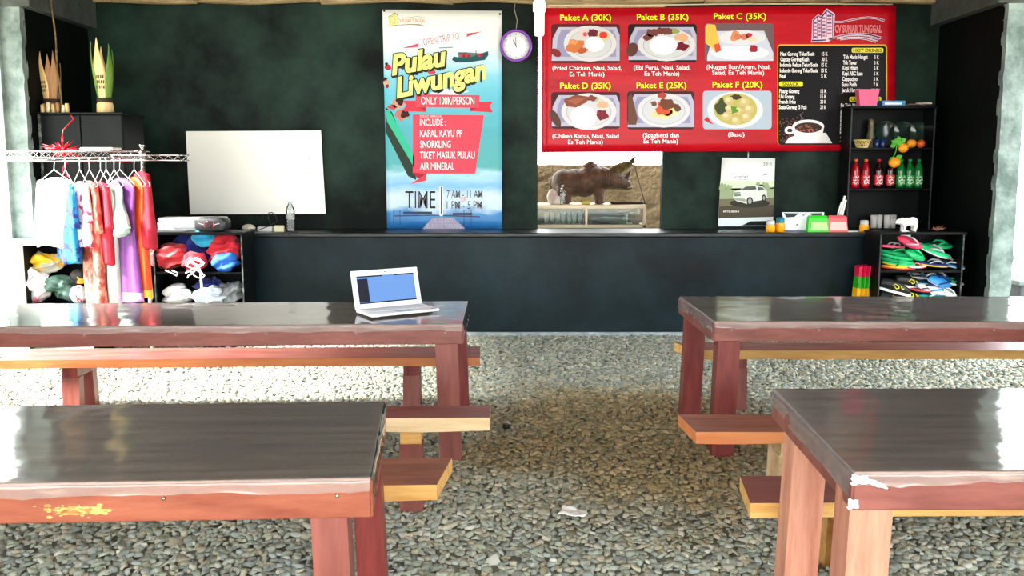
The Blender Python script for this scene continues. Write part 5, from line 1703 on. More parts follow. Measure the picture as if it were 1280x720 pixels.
# ---- display case behind the opening
KY = 10.2
kz = P(740, 256, KY).z
kx0, kx1 = -0.45, P(808, 256, KY).x
root = thing('display_case', ((kx0 + kx1) / 2, KY, 0), 'pale-framed glass display case behind the wall opening', 'display case')
hw = (kx1 - kx0) / 2
fr = mat('pale_aluminium_frame', (206, 196, 164), 0.4, 0.2)
zb_ = P(740, 281, KY).z
xd = P(733, 270, KY).x - (kx0 + kx1) / 2
mb = MB(); mb.box(-hw, hw, 0, 0.55, kz - 0.045, kz, 0.004); mb.build('top_slab', fr, root)
mb = MB(); mb.box(-hw, hw, 0, 0.55, zb_ - 0.035, zb_, 0.003); mb.build('floor_board', fr, root)
for (x, y) in ((-hw, 0), (hw - 0.035, 0), (-hw, 0.515), (hw - 0.035, 0.515)):
    mb = MB(); mb.box(x, x + 0.035, y, y + 0.035, 0.0, kz - 0.045, 0.002); mb.build('post', fr, root)
mb = MB(); mb.box(xd - 0.012, xd + 0.012, 0.002, 0.03, zb_, kz - 0.045, 0.001); mb.build('mullion', fr, root)
mb = MB(); mb.box(-hw + 0.04, hw - 0.04, 0.03, 0.52, 0.05, zb_ - 0.035); mb.build('lower_cabinet', mat('dull_teal_panel', (60, 82, 84), 0.6), root)
mb = MB(); mb.box(-hw + 0.036, hw - 0.036, 0.008, 0.012, zb_, kz - 0.045); mb.build('front_glass', film_mat('teal_case_glass', (0.80, 0.90, 0.88), 0.05, haze=0.06), root)
mb = MB(); mb.box(-hw + 0.036, hw - 0.036, 0.52, 0.535, zb_, kz - 0.045); mb.build('back_panel', mat('dark_teal_back', (34, 58, 60), 0.6), root)
tum = film_mat('tumbler_glass', (0.8, 0.92, 0.92), 0.05, 1.4, haze=0.7)
for i in range(7):
    c = P(683 + i * 7.0, 276, KY + 0.16)
    mb = MB(); hh = 0.125
    mb.lathe([(0.018, 0), (0.022, 0.002), (0.029, hh), (0.026, hh), (0.019, 0.012), (0.001, 0.010)], seg=14, cap=False)
    tag(mb.build('glass_tumbler', tum, loc=(c.x, KY + 0.16 + 0.02 * (i % 2), zb_ + 0.001)), 'clear tumbler in the row inside the display case', 'glass', 'tumblers in the display case')
c = P(762, 276, KY + 0.25)
mb = MB(); mb.lathe([(0.001, 0), (0.2, 0.0), (0.24, 0.12), (0.23, 0.12), (0.19, 0.012), (0.001, 0.012)], seg=24, sy=0.6)
tag(mb.build('steel_basin', mat('dark_steel', (92, 110, 106), 0.25, 0.8), loc=(c.x, KY + 0.28, zb_ + 0.001)), 'dark steel basin inside the right half of the display case', 'basin')
cloth('paper_bag', 'brown crumpled paper bag in the right corner of the display case', 'bag', 794, 268, KY + 0.14, 0.16, 0.14, 0.14, mat('brown_paper', (140, 104, 66), 0.8), None, 35, sub=4, rest=zb_ + 0.001)

# ---- rhino statue
hide = mat('brown_grey_hide', (64, 51, 38), 0.6, col2=(96, 79, 60), nscale=7, bump=0.5, bscale=26, spec=0.35)
RYc = KY + 0.27
sc = 663.0
def rq(cx, cy): return ((cx - 540) / sc, (445 - cy) / sc)
c0 = P(740, 254, RYc)
root = thing('rhino_statue', (c0.x, RYc, kz + 0.001), 'brown rhinoceros statue facing right on the display case', 'statue')
mb = MB()
def ball(cx, cy, rx, ry, rz, y=0.0):
    x, z = rq(cx, cy)
    mb.blob((x, y, z), (rx, ry, rz), 3)
ball(325, 290, 0.145, 0.15, 0.155); ball(290, 300, 0.085, 0.12, 0.13); ball(400, 290, 0.16, 0.16, 0.16); ball(480, 290, 0.16, 0.165, 0.165); ball(560, 262, 0.13, 0.15, 0.155); ball(620, 255, 0.10, 0.115, 0.13)
def limb(pts, rs):
    mb.tube([(rq(a, b)[0], y, rq(a, b)[1]) for a, b, y in pts], rs, 14)
limb([(500, 190, 0), (520, 165, 0), (537, 135, 0), (542, 128, 0)], [0.08, 0.06, 0.03, 0.012])
limb([(545, 175, 0), (565, 160, 0), (560, 145, 0)], [0.07, 0.04, 0.02])
limb([(630, 255, 0), (680, 262, 0), (730, 282, 0), (780, 300, 0), (818, 310, 0), (838, 305, 0)], [0.125, 0.118, 0.100, 0.072, 0.056, 0.038])
limb([(690, 250, 0), (730, 240, 0), (770, 262, 0)], [0.07, 0.06, 0.045])
for y in (-0.085, 0.085):
    limb([(590, 330, y), (592, 385, y * 1.05), (596, 432, y * 1.05), (598, 445, y * 1.05)], [0.075, 0.055, 0.047, 0.052])
    limb([(330, 320, y), (322, 365, y * 1.05), (345, 405, y * 1.05), (350, 434, y * 1.05), (355, 445, y * 1.05)], [0.10, 0.082, 0.056, 0.048, 0.054])
o = mb.build('body', hide, root)
remesh(o, 0.011, 4)
# skin folds
for (pts, r) in (([(415, 185), (425, 260), (418, 340)], 0.010), ([(605, 165), (640, 240), (640, 345)], 0.014), ([(660, 190), (650, 260), (655, 330)], 0.010)):
    for s in (-1,):
        m2 = MB()
        P2 = []
        for k in range(9):
            t = k / 8
            a = Vector(pts[0]).lerp(Vector(pts[1]), min(t * 2, 1)).lerp(Vector(pts[2]), max(t * 2 - 1, 0))
            x, z = rq(a.x, a.y)
            ybase = 0.155 if a.x < 500 else 0.118
            zz = (z - 0.27) / 0.17
            P2.append((x, -ybase * math.sqrt(max(0.08, 1 - min(zz * zz, 1))) , z))
        m2.tube(P2, [r * math.sin(PI * (0.08 + 0.84 * k / 8)) for k in range(9)], 8)
        m2.build('skin_fold', hide, root)
def horn(pts, rs, nm, m):
    m2 = MB(); m2.tube([(rq(a, b)[0], 0, rq(a, b)[1]) for a, b in pts], rs, 12); return m2.build(nm, m, root)
hornm = mat('dark_horn', (62, 52, 44), 0.5)
horn([(786, 290), (800, 250), (818, 218), (828, 196)], [0.040, 0.030, 0.018, 0.004], 'horn', hornm)
horn([(742, 250), (750, 222), (760, 206)], [0.026, 0.016, 0.004], 'horn', hornm)
olive = mat('olive_moss', (58, 54, 24), 0.8, col2=(104, 98, 36), nscale=16, bump=0.5)
for (dy, q) in ((-0.05, 1.0), (0.06, 0.92)):
    m2 = MB()
    pts = [(655, 215), (700, 190), (750, 168), (800, 148), (856, 130)]
    m2.tube([(rq(a, b)[0] * 1.0, dy * (0.6 + 0.5 * i / 4), rq(a, b)[1] * q + 0.04 * (1 - q)) for i, (a, b) in enumerate(pts)], [0.03, 0.045, 0.046, 0.032, 0.006], 12)
    rr = random.Random(4)
    for k in range(26):
        t = rr.random()
        a, b = 720 + 130 * t, 212 - 90 * t
        x, z = rq(a, b)
        m2.tube([(x, dy, z), (x + 0.02, dy - 0.02 * rr.random(), z + 0.05), (x + 0.05 + 0.02 * rr.random(), dy - 0.03, z + 0.06 * rr.random())], [0.008, 0.005, 0.001], 5)
    m2.build('leafy_ear', olive, root)
m2 = MB(); m2.blob((rq(752, 252)[0], -0.078, rq(752, 252)[1]), (0.013, 0.009, 0.011), 2); m2.build('eye', mat('dark_eye', (20, 16, 14), 0.15), root)
m2 = MB(); m2.tube([(rq(838, 312)[0], -0.03, rq(838, 312)[1]), (rq(826, 318)[0], -0.045, rq(826, 318)[1]), (rq(800, 324)[0], -0.058, rq(800, 324)[1])], [0.006, 0.009, 0.005], 8); m2.build('mouth', mat('pale_mouth', (190, 176, 156), 0.5), root)
m2 = MB(); m2.tube([(rq(250, 250)[0], 0, rq(250, 250)[1]), (rq(232, 270)[0], -0.01, rq(232, 270)[1]), (rq(230, 310)[0], -0.01, rq(230, 310)[1]), (rq(238, 345)[0], -0.01, rq(238, 345)[1])], [0.02, 0.014, 0.009, 0.012], 8); m2.build('tail', hide, root)

# small things around the rhino
water_bottle(703, KY + 0.05, kz + 0.001, 0.215, 'small clear bottle standing before the rhino statue')
c = P(699, 254, KY + 0.06)
mb = MB(); mb.lathe([(0.036, 0), (0.044, 0.004), (0.047, 0.09), (0.043, 0.09), (0.038, 0.012), (0.001, 0.01)], seg=20, cap=False)
root = thing('white_mug', (P(697, 254, KY + 0.08).x - 0.012, KY + 0.1, kz + 0.001), 'white mug beside the small bottle at the feet of the rhino', 'mug')
mb.build('cup', mat('white_glaze', (214, 212, 204), 0.3), root)
mb = MB(); mb.tube([(-0.045, 0, 0.075), (-0.07, 0, 0.07), (-0.074, 0, 0.04), (-0.044, 0, 0.02)], 0.006, 8); mb.build('handle', MATS['white_glaze'], root)
c = P(690, 250, KY + 0.22)
mb = MB(); mb.blob((0, 0, 0.085), (0.06, 0.055, 0.09), 3, 0.008, 8, 3, flat=-0.08)
zm = min(v.co.z for v in mb.bm.verts)
for v in mb.bm.verts: v.co.z -= zm
tag(mb.build('grey_stone', mat('pale_grey_stone', (176, 172, 160), 0.8, col2=(200, 196, 184)), loc=(c.x, KY + 0.1, kz + 0.001)), 'pale grey egg-shaped stone behind the white mug', 'stone')
c = P(732, 253, KY + 0.08)
mb = MB(); mb.box(-0.045, 0.045, -0.03, 0.03, 0, 0.045, 0.008)
tag(mb.build('yellow_packet', mat('yellow_green_packet', (150, 150, 30), 0.5, col2=(190, 186, 60)), loc=(c.x, KY + 0.07, kz + 0.001)), 'yellow-green packet under the belly of the rhino', 'packet')
c = P(783, 253, KY + 0.2)
mb = MB(); mb.rings([[(-0.2 * k + 0.0, -0.09 * k, z), (0.2 * k, -0.09 * k, z), (0.2 * k, 0.09 * k, z), (-0.2 * k, 0.09 * k, z)] for k, z in ((0.85, 0.0), (1.0, 0.022), (0.96, 0.022), (0.82, 0.006))], smooth=False)
tag(mb.build('dark_tray', mat('dark_brown_tray', (48, 34, 26), 0.5), loc=(c.x, KY + 0.16, kz + 0.001)), 'dark brown tray below the head of the rhino', 'tray')
mb = MB(); a, b = P(806.5, 262, KY - 0.02), P(792, 204, KY - 0.02)
a = P(806.8, 256, KY + 0.02); a.z = kz + 0.002
b = P(792, 204, KY + 0.1)
mb.tube([a, a.lerp(b, 0.5), b], 0.006, 6)
tag(mb.build('thin_rod', mat('dark_rod', (70, 62, 52), 0.6), None), 'thin dark rod leaning at the nose of the rhino', 'rod')

# ================================================================ RIGHT SIDE: SHOE RACK AND DRINKS SHELF
SRY = 8.35
sx0, sx1 = P(1100, 300, SRY).x, P(1206, 300, SRY).x
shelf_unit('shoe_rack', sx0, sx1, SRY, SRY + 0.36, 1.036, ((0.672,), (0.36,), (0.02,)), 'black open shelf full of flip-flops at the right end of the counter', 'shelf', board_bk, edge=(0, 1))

def flipflop(name, label, px, py, Y, sole_m, strap_m, eul, scale=1.0, under_m=None, L=0.27, dz=0.0):
    """Sandal: rounded sole and a Y strap with toe post; origin at the sole centre."""
    c = P(px, py, Y)
    root = thing(name, (c.x, Y, c.z + dz), label, 'sandal', 'flip-flops on the shoe rack')
    root.rotation_euler = eul
    root.scale = (scale,) * 3
    out = []
    n = 30
    for i in range(n):
        a = 2 * PI * i / n
        x = 0.5 * L * math.cos(a)
        t = (x / L + 0.5)
        wd = 0.036 + 0.014 * math.sin(PI * (t * 0.9 + 0.05)) + 0.008 * t
        y = wd * math.copysign(abs(math.sin(a)) ** 0.8, math.sin(a)) + 0.006 * t
        out.append((x, y))
    mb = MB()
    mb.use(under_m or sole_m)
    rg = [[(x * k, y * k, z) for x, y in out] for k, z in ((0.96, -0.012), (1.0, -0.008), (1.0, 0.0))]
    mb.rings(rg, cap1=False)
    mb.use(sole_m)
    rg = [[(x * k, y * k, z) for x, y in out] for k, z in ((1.0, 0.0), (1.0, 0.007), (0.97, 0.010))]
    mb.rings(rg, cap0=False)
    mb.build('sole', None, root)
    mb = MB()
    toe = Vector((0.085 * L / 0.27, 0.006, 0.010))
    for s in (-1, 1):
        mb.tube([toe + Vector((0, 0, 0.012)), Vector((0.05, s * 0.022 + 0.004, 0.036)), Vector((0.0, s * 0.040, 0.034)), Vector((-0.03, s * 0.041, 0.010))], [0.006, 0.008, 0.008, 0.006], 7)
    mb.tube([toe - Vector((0, 0, 0.004)), toe + Vector((0, 0, 0.014))], 0.005, 7)
    mb.build('strap', strap_m, root)
    return root
f_crim = mat('crimson_foam', (176, 24, 64), 0.55)
f_pink = mat('pink_foam', (226, 70, 110), 0.55)
f_green = mat('green_foam', (16, 164, 96), 0.5)
f_greenl = mat('bright_green_foam', (30, 196, 118), 0.5)
f_yel = mat('yellow_foam', (240, 200, 50), 0.55)
f_redf = mat('red_foam', (220, 60, 70), 0.55)
f_white = mat('white_foam', (236, 240, 240), 0.55)
f_blue = mat('navy_foam', (20, 40, 100), 0.5)
f_lblue = mat('light_blue_foam', (40, 140, 210), 0.5)
f_teal = mat('teal_foam', (20, 170, 160), 0.5)
f_blk = mat('black_foam', (16, 17, 19), 0.5)
f_grey = mat('grey_strap', (170, 172, 176), 0.45)
R_ = math.radians
zs1, zs2 = 0.672 + 0.019, 0.36 + 0.019
FF = [
    ('crimson flip-flop with pale strap standing at the top of the green pile', 1137, 303, 8.36, f_crim, f_grey, (R_(62), R_(24), R_(-6)), 0.9, f_pink),
    ('pink flip-flop lying left beside the upright crimson one', 1116, 308, 8.46, f_pink, f_grey, (0, R_(4), R_(15)), 0.95, None),
    ('green flip-flop, topmost of the left green stack', 1119, 315, 8.48, f_green, f_greenl, (R_(14), R_(9), R_(-14)), 1.1, None),
    ('green flip-flop second from the top of the left stack', 1121, 320, 8.48, f_greenl, f_green, (R_(14), R_(9), R_(-16)), 1.1, None),
    ('green flip-flop in the middle of the left stack', 1121, 325, 8.48, f_green, f_greenl, (R_(12), R_(9), R_(-18)), 1.1, None),
    ('green flip-flop with a yellow sole low in the left stack', 1123, 329.5, 8.47, f_greenl, f_green, (R_(10), R_(7), R_(-18)), 1.1, f_yel),
    ('yellow and red flip-flop at the bottom of the left stack', 1123, 334, 8.46, f_yel, f_green, (R_(4), R_(2), R_(-18)), 1.1, f_redf),
    ('green flip-flop standing heel-down in front of the left stack', 1144, 319, 8.42, f_green, f_greenl, (R_(60), R_(20), R_(20)), 0.9, None),
    ('long green flip-flop lying across the middle of the upper board', 1165, 313, 8.44, f_greenl, f_grey, (R_(20), R_(24), R_(-20)), 1.15, f_white),
    ('dark green flip-flop pointing right behind the long green one', 1172, 307, 8.54, f_green, f_green, (R_(18), R_(2), R_(6)), 1.1, f_greenl),
    ('navy flip-flop with grey strap at the right of the upper board', 1165, 330, 8.44, f_blue, f_grey, (R_(10), R_(6), R_(-10)), 1.05, f_yel),
    ('blue flip-flop at the far right of the upper board', 1187, 330, 8.50, f_lblue, f_white, (R_(14), R_(14), R_(-24)), 1.0, f_white),
    ('black flip-flop with grey strap between the green and blue ones', 1178, 323, 8.54, f_blk, f_grey, (R_(20), R_(20), R_(-40)), 1.0, None),
    ('white-soled pink flip-flop low between the stack and the navy one', 1147, 333.5, 8.42, f_white, f_pink, (R_(4), R_(0), R_(24)), 0.8, f_redf),
]
for (lb, px, py, Y, sm, tm, eu, s, um) in FF:
    flipflop('flip_flop', lb, px, py, Y, sm, tm, eu, s, um)
FL = [
    ('light blue flip-flop topmost at the back of the blue heap', 1170, 347, 8.52, f_lblue, f_white, (R_(30), R_(4), R_(14)), 1.15, f_blue),
    ('sky blue flip-flop in the middle of the blue heap', 1160, 357, 8.46, f_lblue, f_blue, (R_(26), R_(16), R_(-20)), 1.15, f_white),
    ('light blue flip-flop standing upright on the lower board', 1176, 352, 8.42, f_lblue, f_blue, (R_(55), R_(12), R_(10)), 1.0, f_white),
    ('pale blue flip-flop before the upright light blue one', 1166, 362, 8.40, f_white, f_lblue, (R_(40), R_(14), R_(-8)), 1.05, f_lblue),
    ('teal flip-flop lowest in the blue heap', 1164, 370, 8.42, f_teal, f_white, (R_(20), R_(6), R_(-6)), 1.1, f_greenl),
    ('white flip-flop at the right of the blue heap', 1183, 366, 8.40, f_white, f_white, (R_(30), R_(30), R_(-20)), 0.95, f_teal),
    ('green-soled white flip-flop poking out right on the lower board', 1189, 353, 8.46, f_white, f_green, (R_(24), R_(10), R_(-8)), 0.85, f_green),
    ('black flip-flop with grey strap topmost on the lower board', 1158, 346, 8.50, f_blk, f_grey, (R_(6), R_(4), R_(8)), 1.1, f_grey),
    ('black flip-flop left behind the yellow-lettered black shoes', 1139, 346, 8.54, f_blk, f_grey, (R_(6), R_(4), R_(-6)), 1.0, f_grey),
    ('red and black flip-flop between the black shoes and the blue heap', 1152, 363, 8.40, f_redf, f_blk, (R_(10), R_(5), R_(-10)), 0.8, f_blk),
]
for (lb, px, py, Y, sm, tm, eu, s, um) in FL:
    flipflop('flip_flop', lb, px, py, Y, sm, tm, eu, s, um)
# closed black shoes with yellow marks and white soles
def black_shoe(px, py, Y, label, rz):
    c = P(px, py, Y)
    root = thing('black_shoe', (c.x, Y, zs2), label, 'shoe', 'black shoes on the lower board', rz)
    mb = MB()
    rg = []
    for j in range(15):
        t = j / 14
        x = -0.14 + 0.29 * t
        wd = (0.036 + 0.016 * math.sin(PI * min(t * 1.05, 1))) * (1 if t < 0.86 else math.sqrt(max(0.05, 1 - ((t - 0.86) / 0.145) ** 2)))
        h = 0.10 * (1 - 0.15 * t) * (1.0 if t < 0.5 else 1 - ((t - 0.5) / 0.52) ** 2 * 0.62) * (0.85 + 0.15 * min(1, t * 6))
        rg.append([(x, wd * math.cos(2 * PI * k / 18) , 0.02 + max(0, h / 2 + h / 2 * math.sin(2 * PI * k / 18))) for k in range(18)])
    mb.rings(rg); mb.build('upper', f_blk, root)
    mb = MB()
    pts = []
    for i in range(28):
        a = 2 * PI * i / 28
        x = 0.005 + 0.155 * math.cos(a)
        t = (x + 0.15) / 0.31
        pts.append((x, (0.042 + 0.014 * t) * math.copysign(abs(math.sin(a)) ** 0.75, math.sin(a)), 0.0))
    mb.prism(pts, (0, 0, 0.022)); mb.build('sole', f_white, root)
    mb = MB()
    mb.tube([(-0.03, -0.052, 0.06), (-0.01, -0.055, 0.085), (0.02, -0.054, 0.075), (0.03, -0.054, 0.055), (0.01, -0.056, 0.045), (-0.01, -0.056, 0.06)], 0.005, 6)
    mb.tube([(0.045, -0.052, 0.075), (0.06, -0.052, 0.055), (0.075, -0.05, 0.06)], 0.005, 6)
    mb.build('side_mark', mat('bright_yellow_mark', (226, 220, 30), 0.5), root)
    return root
for (px, Y, dz, tl, rz, lb) in ((1117, 8.52, 0.0, 0, 0.1, 'black shoe lowest in the pile on the lower board'), (1136, 8.46, 0.02, 6, -0.2, 'black shoe low at the right of the black pile'), (1116, 8.43, 0.10, 14, -0.2, 'black shoe with a yellow mark, front left of the black pile'), (1134, 8.50, 0.135, 8, 0.15, 'black shoe with a yellow mark, topmost of the black pile')):
    o = black_shoe(px, 360, Y, lb, rz)
    o.location.z = zs2 + dz
    o.rotation_euler = (0, R_(tl), rz)
# price tag
c = P(1130, 293, 8.46)
mb = MB(); mb.box(-0.045, 0.045, 0, 0.003, 0, 0.06); mb.box(-0.028, -0.012, -0.001, 0.004, 0.022, 0.034)
o = mb.build('paper_tag', mat('white_tag', (240, 240, 240), 0.6), loc=(c.x, 8.42, c.z - 0.02)); o.rotation_euler = (-0.3, 0.2, 0)
tag(o, 'white paper tag above the upright crimson flip-flop', 'tag')

# striped folded mat leaning on the counter
def folded_mat():
    Y = 8.58
    a, b = P(1072, 333, Y), P(1097, 335, Y)
    root = thing('folded_mat', ((a.x + b.x) / 2, Y, 0), 'red, green and yellow pleated mat standing folded against the counter', 'mat')
    hw = (b.x - a.x) / 2
    zt = a.z
    bands = [(zt, zt - 0.093, (224, 20, 76)), (zt - 0.093, zt - 0.20, (40, 176, 20)), (zt - 0.20, zt - 0.37, (244, 190, 16)), (zt - 0.37, zt - 0.47, (224, 20, 76)), (zt - 0.47, zt - 0.58, (40, 176, 20)), (zt - 0.58, 0.0, (244, 190, 16))]
    for bi, (z1, z0, col) in enumerate(bands):
        mb = MB()
        rg = []
        for z in (z0, (z0 + z1) / 2, z1):
            ring = []
            n = 10
            q = (zt - z) / zt
            wd = hw * (1 + 0.10 * q)
            for i in range(n + 1):
                x = -wd + 2 * wd * i / n - 0.035 * q
                ring.append((x, -0.05 - (0.028 if i % 2 else 0.0) - 0.02 * q, z + (0.012 if i % 2 else 0) * (1 if z == zt else 0)))
            for i in range(n, -1, -1):
                x = -wd + 2 * wd * i / n - 0.035 * q
                ring.append((x, 0.05 + (0.0 if i % 2 else 0.02) - 0.02 * q, z + (0.012 if i % 2 else 0) * (1 if z == zt else 0)))
            rg.append(ring)
        mb.rings(rg, smooth=False)
        mb.build('colour_band', mat('mat_band_%d' % col[0], col, 0.4), root)
folded_mat()

# ---- drinks shelf on the counter
DY = 9.06
dx0, dx1 = P(1061, 200, DY).x, P(1167, 200, DY).x
dzt = P(1110, 133, DY).z
dz1, dz2 = P(1110, 185.5, DY).z, P(1110, 236.5, DY).z
root = shelf_unit('drinks_shelf', dx0, dx1, DY, DY + 0.255, dzt, ((dz1 - 0.012,), (dz2 - 0.012,), (CZ,)), 'tall black shelf on the counter with soft drinks and oranges', 'shelf', board_bk, edge=(0, 0))
for r0 in (root,):
    for ch in r0.children:
        pass
def soda(px, kind, label):
    Y = DY + 0.10
    c = P(px, 233, Y)
    z = dz2 + 0.007
    root = thing('soda_bottle', (c.x, Y, z), label, 'bottle', 'soft drink bottles on the shelf')
    h, r = 0.285, 0.043
    cols = {'red': ((150, 10, 24), (232, 110, 30)), 'cola': ((44, 10, 10), (200, 20, 30)), 'green': ((14, 104, 44), (20, 130, 50))}[kind]
    body = mat('soda_' + kind, cols[0], 0.12, spec=0.6)
    mb = MB(); mb.lathe([(r * 0.7, 0), (r * 0.96, 0.006), (r, 0.03), (r, 0.09), (r * 0.93, 0.12), (r, 0.155), (r * 0.98, 0.18), (r * 0.7, 0.225), (r * 0.36, 0.255), (r * 0.34, 0.266)], seg=20); mb.build('bottle_body', body, root)
    mb = MB(); mb.lathe([(r * 0.42, 0.262), (r * 0.42, h - 0.002), (r * 0.36, h)], seg=16); mb.build('cap', mat('cap_' + kind, cols[1], 0.4), root)
    lb = {'red': (206, 16, 40), 'cola': (206, 16, 30), 'green': (24, 150, 60)}[kind]
    mb = MB(); mb.lathe([(r * 1.015, 0.092 - 0.055), (r * 1.02, 0.15 - 0.02)], seg=20, cap=False); lab = mb.build('label_band', mat('label_' + kind, lb, 0.35), root)
    mb = MB()
    rr = random.Random(px)
    for k in range(3):
        pts = []
        for i in range(7):
            a = -PI / 2 + (-0.8 + 1.6 * i / 6)
            pts.append((r * 1.03 * math.cos(a), r * 1.03 * math.sin(a), 0.052 + 0.028 * k + 0.010 * math.sin(i * 1.9 + k * 2 + px)))
        mb.tube(pts, [0.002, 0.006, 0.004, 0.007, 0.004, 0.006, 0.002], 5)
    mb.build('label_script', mat('white_print', (244, 240, 240), 0.4), lab)
    return root
for px, k, lb in ((1068, 'red', 'dark red soft drink bottle, first from the left end of the shelf'), (1081, 'red', 'dark red soft drink bottle next to the dark cola bottles'), (1097.5, 'cola', 'dark cola bottle beside the red bottles'), (1112, 'cola', 'dark cola bottle beside the green bottles'),
                  (1125, 'green', 'green soft drink bottle next to the cola'), (1136, 'green', 'green soft drink bottle, middle of the three'), (1147, 'green', 'green soft drink bottle, last at the right of the shelf')):
    soda(px, k, lb)
# oranges
orange_m = mat('orange_peel', (244, 130, 10), 0.4, col2=(250, 166, 30), nscale=6, bump=0.1)
orange_d = mat('deep_orange_peel', (206, 74, 16), 0.4, col2=(226, 100, 26), nscale=6, bump=0.1)
leaf_m = mat('orange_leaf', (50, 140, 30), 0.5, col2=(90, 176, 50), nscale=8)
def orange_fruit(name, parent, loc, r, m):
    mb = MB(); mb.lathe([(0.001, -r)] + [(r * math.cos(a) * 1.02, r * math.sin(a) * 0.95) for a in [math.radians(-75 + 15 * i) for i in range(11)]] + [(r * 0.08, r * 0.90), (0.001, r * 0.87)], seg=24)
    o = mb.build(name, m, parent, loc)
    m2 = MB(); m2.lathe([(0.001, 0), (r * 0.12, 0.001), (r * 0.05, 0.004), (0.001, 0.005)], (0, 0, r * 0.87), seg=8); m2.build('stem_button', leaf_m, o)
    return o
for px, m, lb, r in ((1139.5, orange_m, 'bright orange fruit on the shelf right of the leaves', 0.046), (1151, orange_d, 'deep orange fruit, rightmost on the upper shelf', 0.042)):
    c = P(px, 180, DY + 0.09)
    o = orange_fruit('orange', None, (c.x, DY + 0.09, dz1 + 0.0065 + r * 0.96), r, m)
    tag(o, lb, 'orange', 'oranges on the shelf')
c = P(1121, 180, DY - 0.03)
root = thing('orange_branch', (c.x, DY - 0.03, c.z), 'hanging branch with two oranges and green leaves on the shelf front', 'ornament')
for (px, py, r, yy) in ((1128, 184.5, 0.050, -0.02), (1117, 203, 0.054, -0.02)):
    q = P(px, py, DY - 0.03) - c
    orange_fruit('orange', root, (q.x, yy, q.z), r, orange_m)
mb = MB()
e = P(1116, 196, DY - 0.03) - c; e2 = P(1124, 176, DY - 0.03) - c
mb.tube([(e2.x, 0, e2.z), (0.0, -0.01, 0.0), (-0.012, -0.015, -0.07), (e.x, -0.02, e.z)], 0.005, 6)
mb.build('stem', leaf_m, root)
for k, (px, py, a, l) in enumerate(((1116, 178, 2.7, 0.075), (1121, 174.5, 1.9, 0.07), (1126, 176, 0.6, 0.07), (1114, 182, -2.8, 0.06), (1122, 179, 0.2, 0.06), (1121, 197, 0.5, 0.075), (1113, 199, 2.5, 0.05), (1118, 176, 1.2, 0.05))):
    q = P(px, py, DY - 0.03) - c
    mb = MB()
    def lf(u, v, a=a, l=l):
        t = v * l - l / 2
        w = 0.026 * math.sin(PI * min(max(v, 0.02), 0.98)) * (u - 0.5) * 2
        return Vector((t * math.cos(a) - w * math.sin(a), -0.03 - 0.012 * abs(u - 0.5) * 2 - 0.01 * v, t * math.sin(a) + w * math.cos(a)))
    mb.grid(4, 8, lf, thick=0.002)
    o = mb.build('leaf', leaf_m, root, (q.x, 0, q.z))
# woven basket
c = P(1078, 186, DY + 0.06)
root = thing('woven_basket', (c.x, DY + 0.075, dz1 + 0.0065), 'small yellow woven basket on the upper shelf board', 'basket')
bm_ = mat('yellow_wicker', (206, 176, 90), 0.6, col2=(236, 212, 140), nscale=20)
mb = MB()
h = 0.075
for k in range(22):
    for s in (-1, 1):
        pts = []
        for i in range(6):
            t = i / 5
            a = 2 * PI * k / 22 + s * 0.45 * t
            r = 0.052 + 0.024 * t
            pts.append((r * math.cos(a), r * math.sin(a) * 0.8, t * h))
        mb.tube(pts, 0.0028, 5)
mb.build('lattice', bm_, root)
for z, r, w in ((0.004, 0.054, 0.005), (h, 0.079, 0.006)):
    mb = MB(); mb.tube([(r * math.cos(2 * PI * i / 24), r * math.sin(2 * PI * i / 24) * 0.8, z) for i in range(25)], w, 6); mb.build('rim', bm_, root)
# dark blue tumblers and the tall bottle
navy = mat('navy_glass', (30, 50, 96), 0.12, spec=0.6)
for i, px in enumerate((1095.5, 1103.5)):
    c = P(px, 185, DY + 0.1)
    mb = MB(); mb.lathe([(0.024, 0), (0.028, 0.003), (0.033, 0.085), (0.030, 0.085), (0.024, 0.01), (0.001, 0.008)], seg=16, cap=False)
    tag(mb.build('navy_tumbler', navy, loc=(c.x, DY + 0.1, dz1 + 0.0065)), ('dark blue tumbler right beside the woven basket', 'dark blue tumbler between the other tumbler and the oranges')[i], 'glass', 'dark blue tumblers')
c = P(1086, 185, DY + 0.2)
mb = MB(); mb.lathe([(0.034, 0), (0.04, 0.004), (0.04, 0.12), (0.026, 0.17), (0.03, 0.215), (0.024, 0.25), (0.026, 0.275), (0.014, 0.285)], seg=20)
tag(mb.build('brown_bottle', mat('mottled_bottle', (74, 64, 44), 0.35, col2=(110, 104, 78), nscale=14), loc=(c.x, DY + 0.17, dz1 + 0.0065)), 'tall mottled brown bottle behind the woven basket', 'bottle')
# dark glossy plates propped in the top compartment
for k, px in enumerate((1107, 1128, 1148)):
    c = P(px, 160, DY + 0.22)
    mb = MB(); mb.lathe([(0.001, 0.012), (0.085, 0.010), (0.13, 0.026), (0.135, 0.030), (0.13, 0.022), (0.085, 0.0), (0.001, 0.0)], seg=32)
    o = mb.build('dark_plate', mat('dark_green_glaze', (26, 44, 38), 0.12, spec=0.7), loc=(c.x, DY + 0.215, dz1 + 0.0065 + 0.128))
    o.rotation_euler = (R_(80), 0, 0)
    tag(o, ('dark glazed plate propped behind the blue tumblers', 'dark glazed plate propped behind the orange leaves', 'dark glazed plate propped behind the rightmost oranges')[k], 'plate', 'dark plates on the shelf')
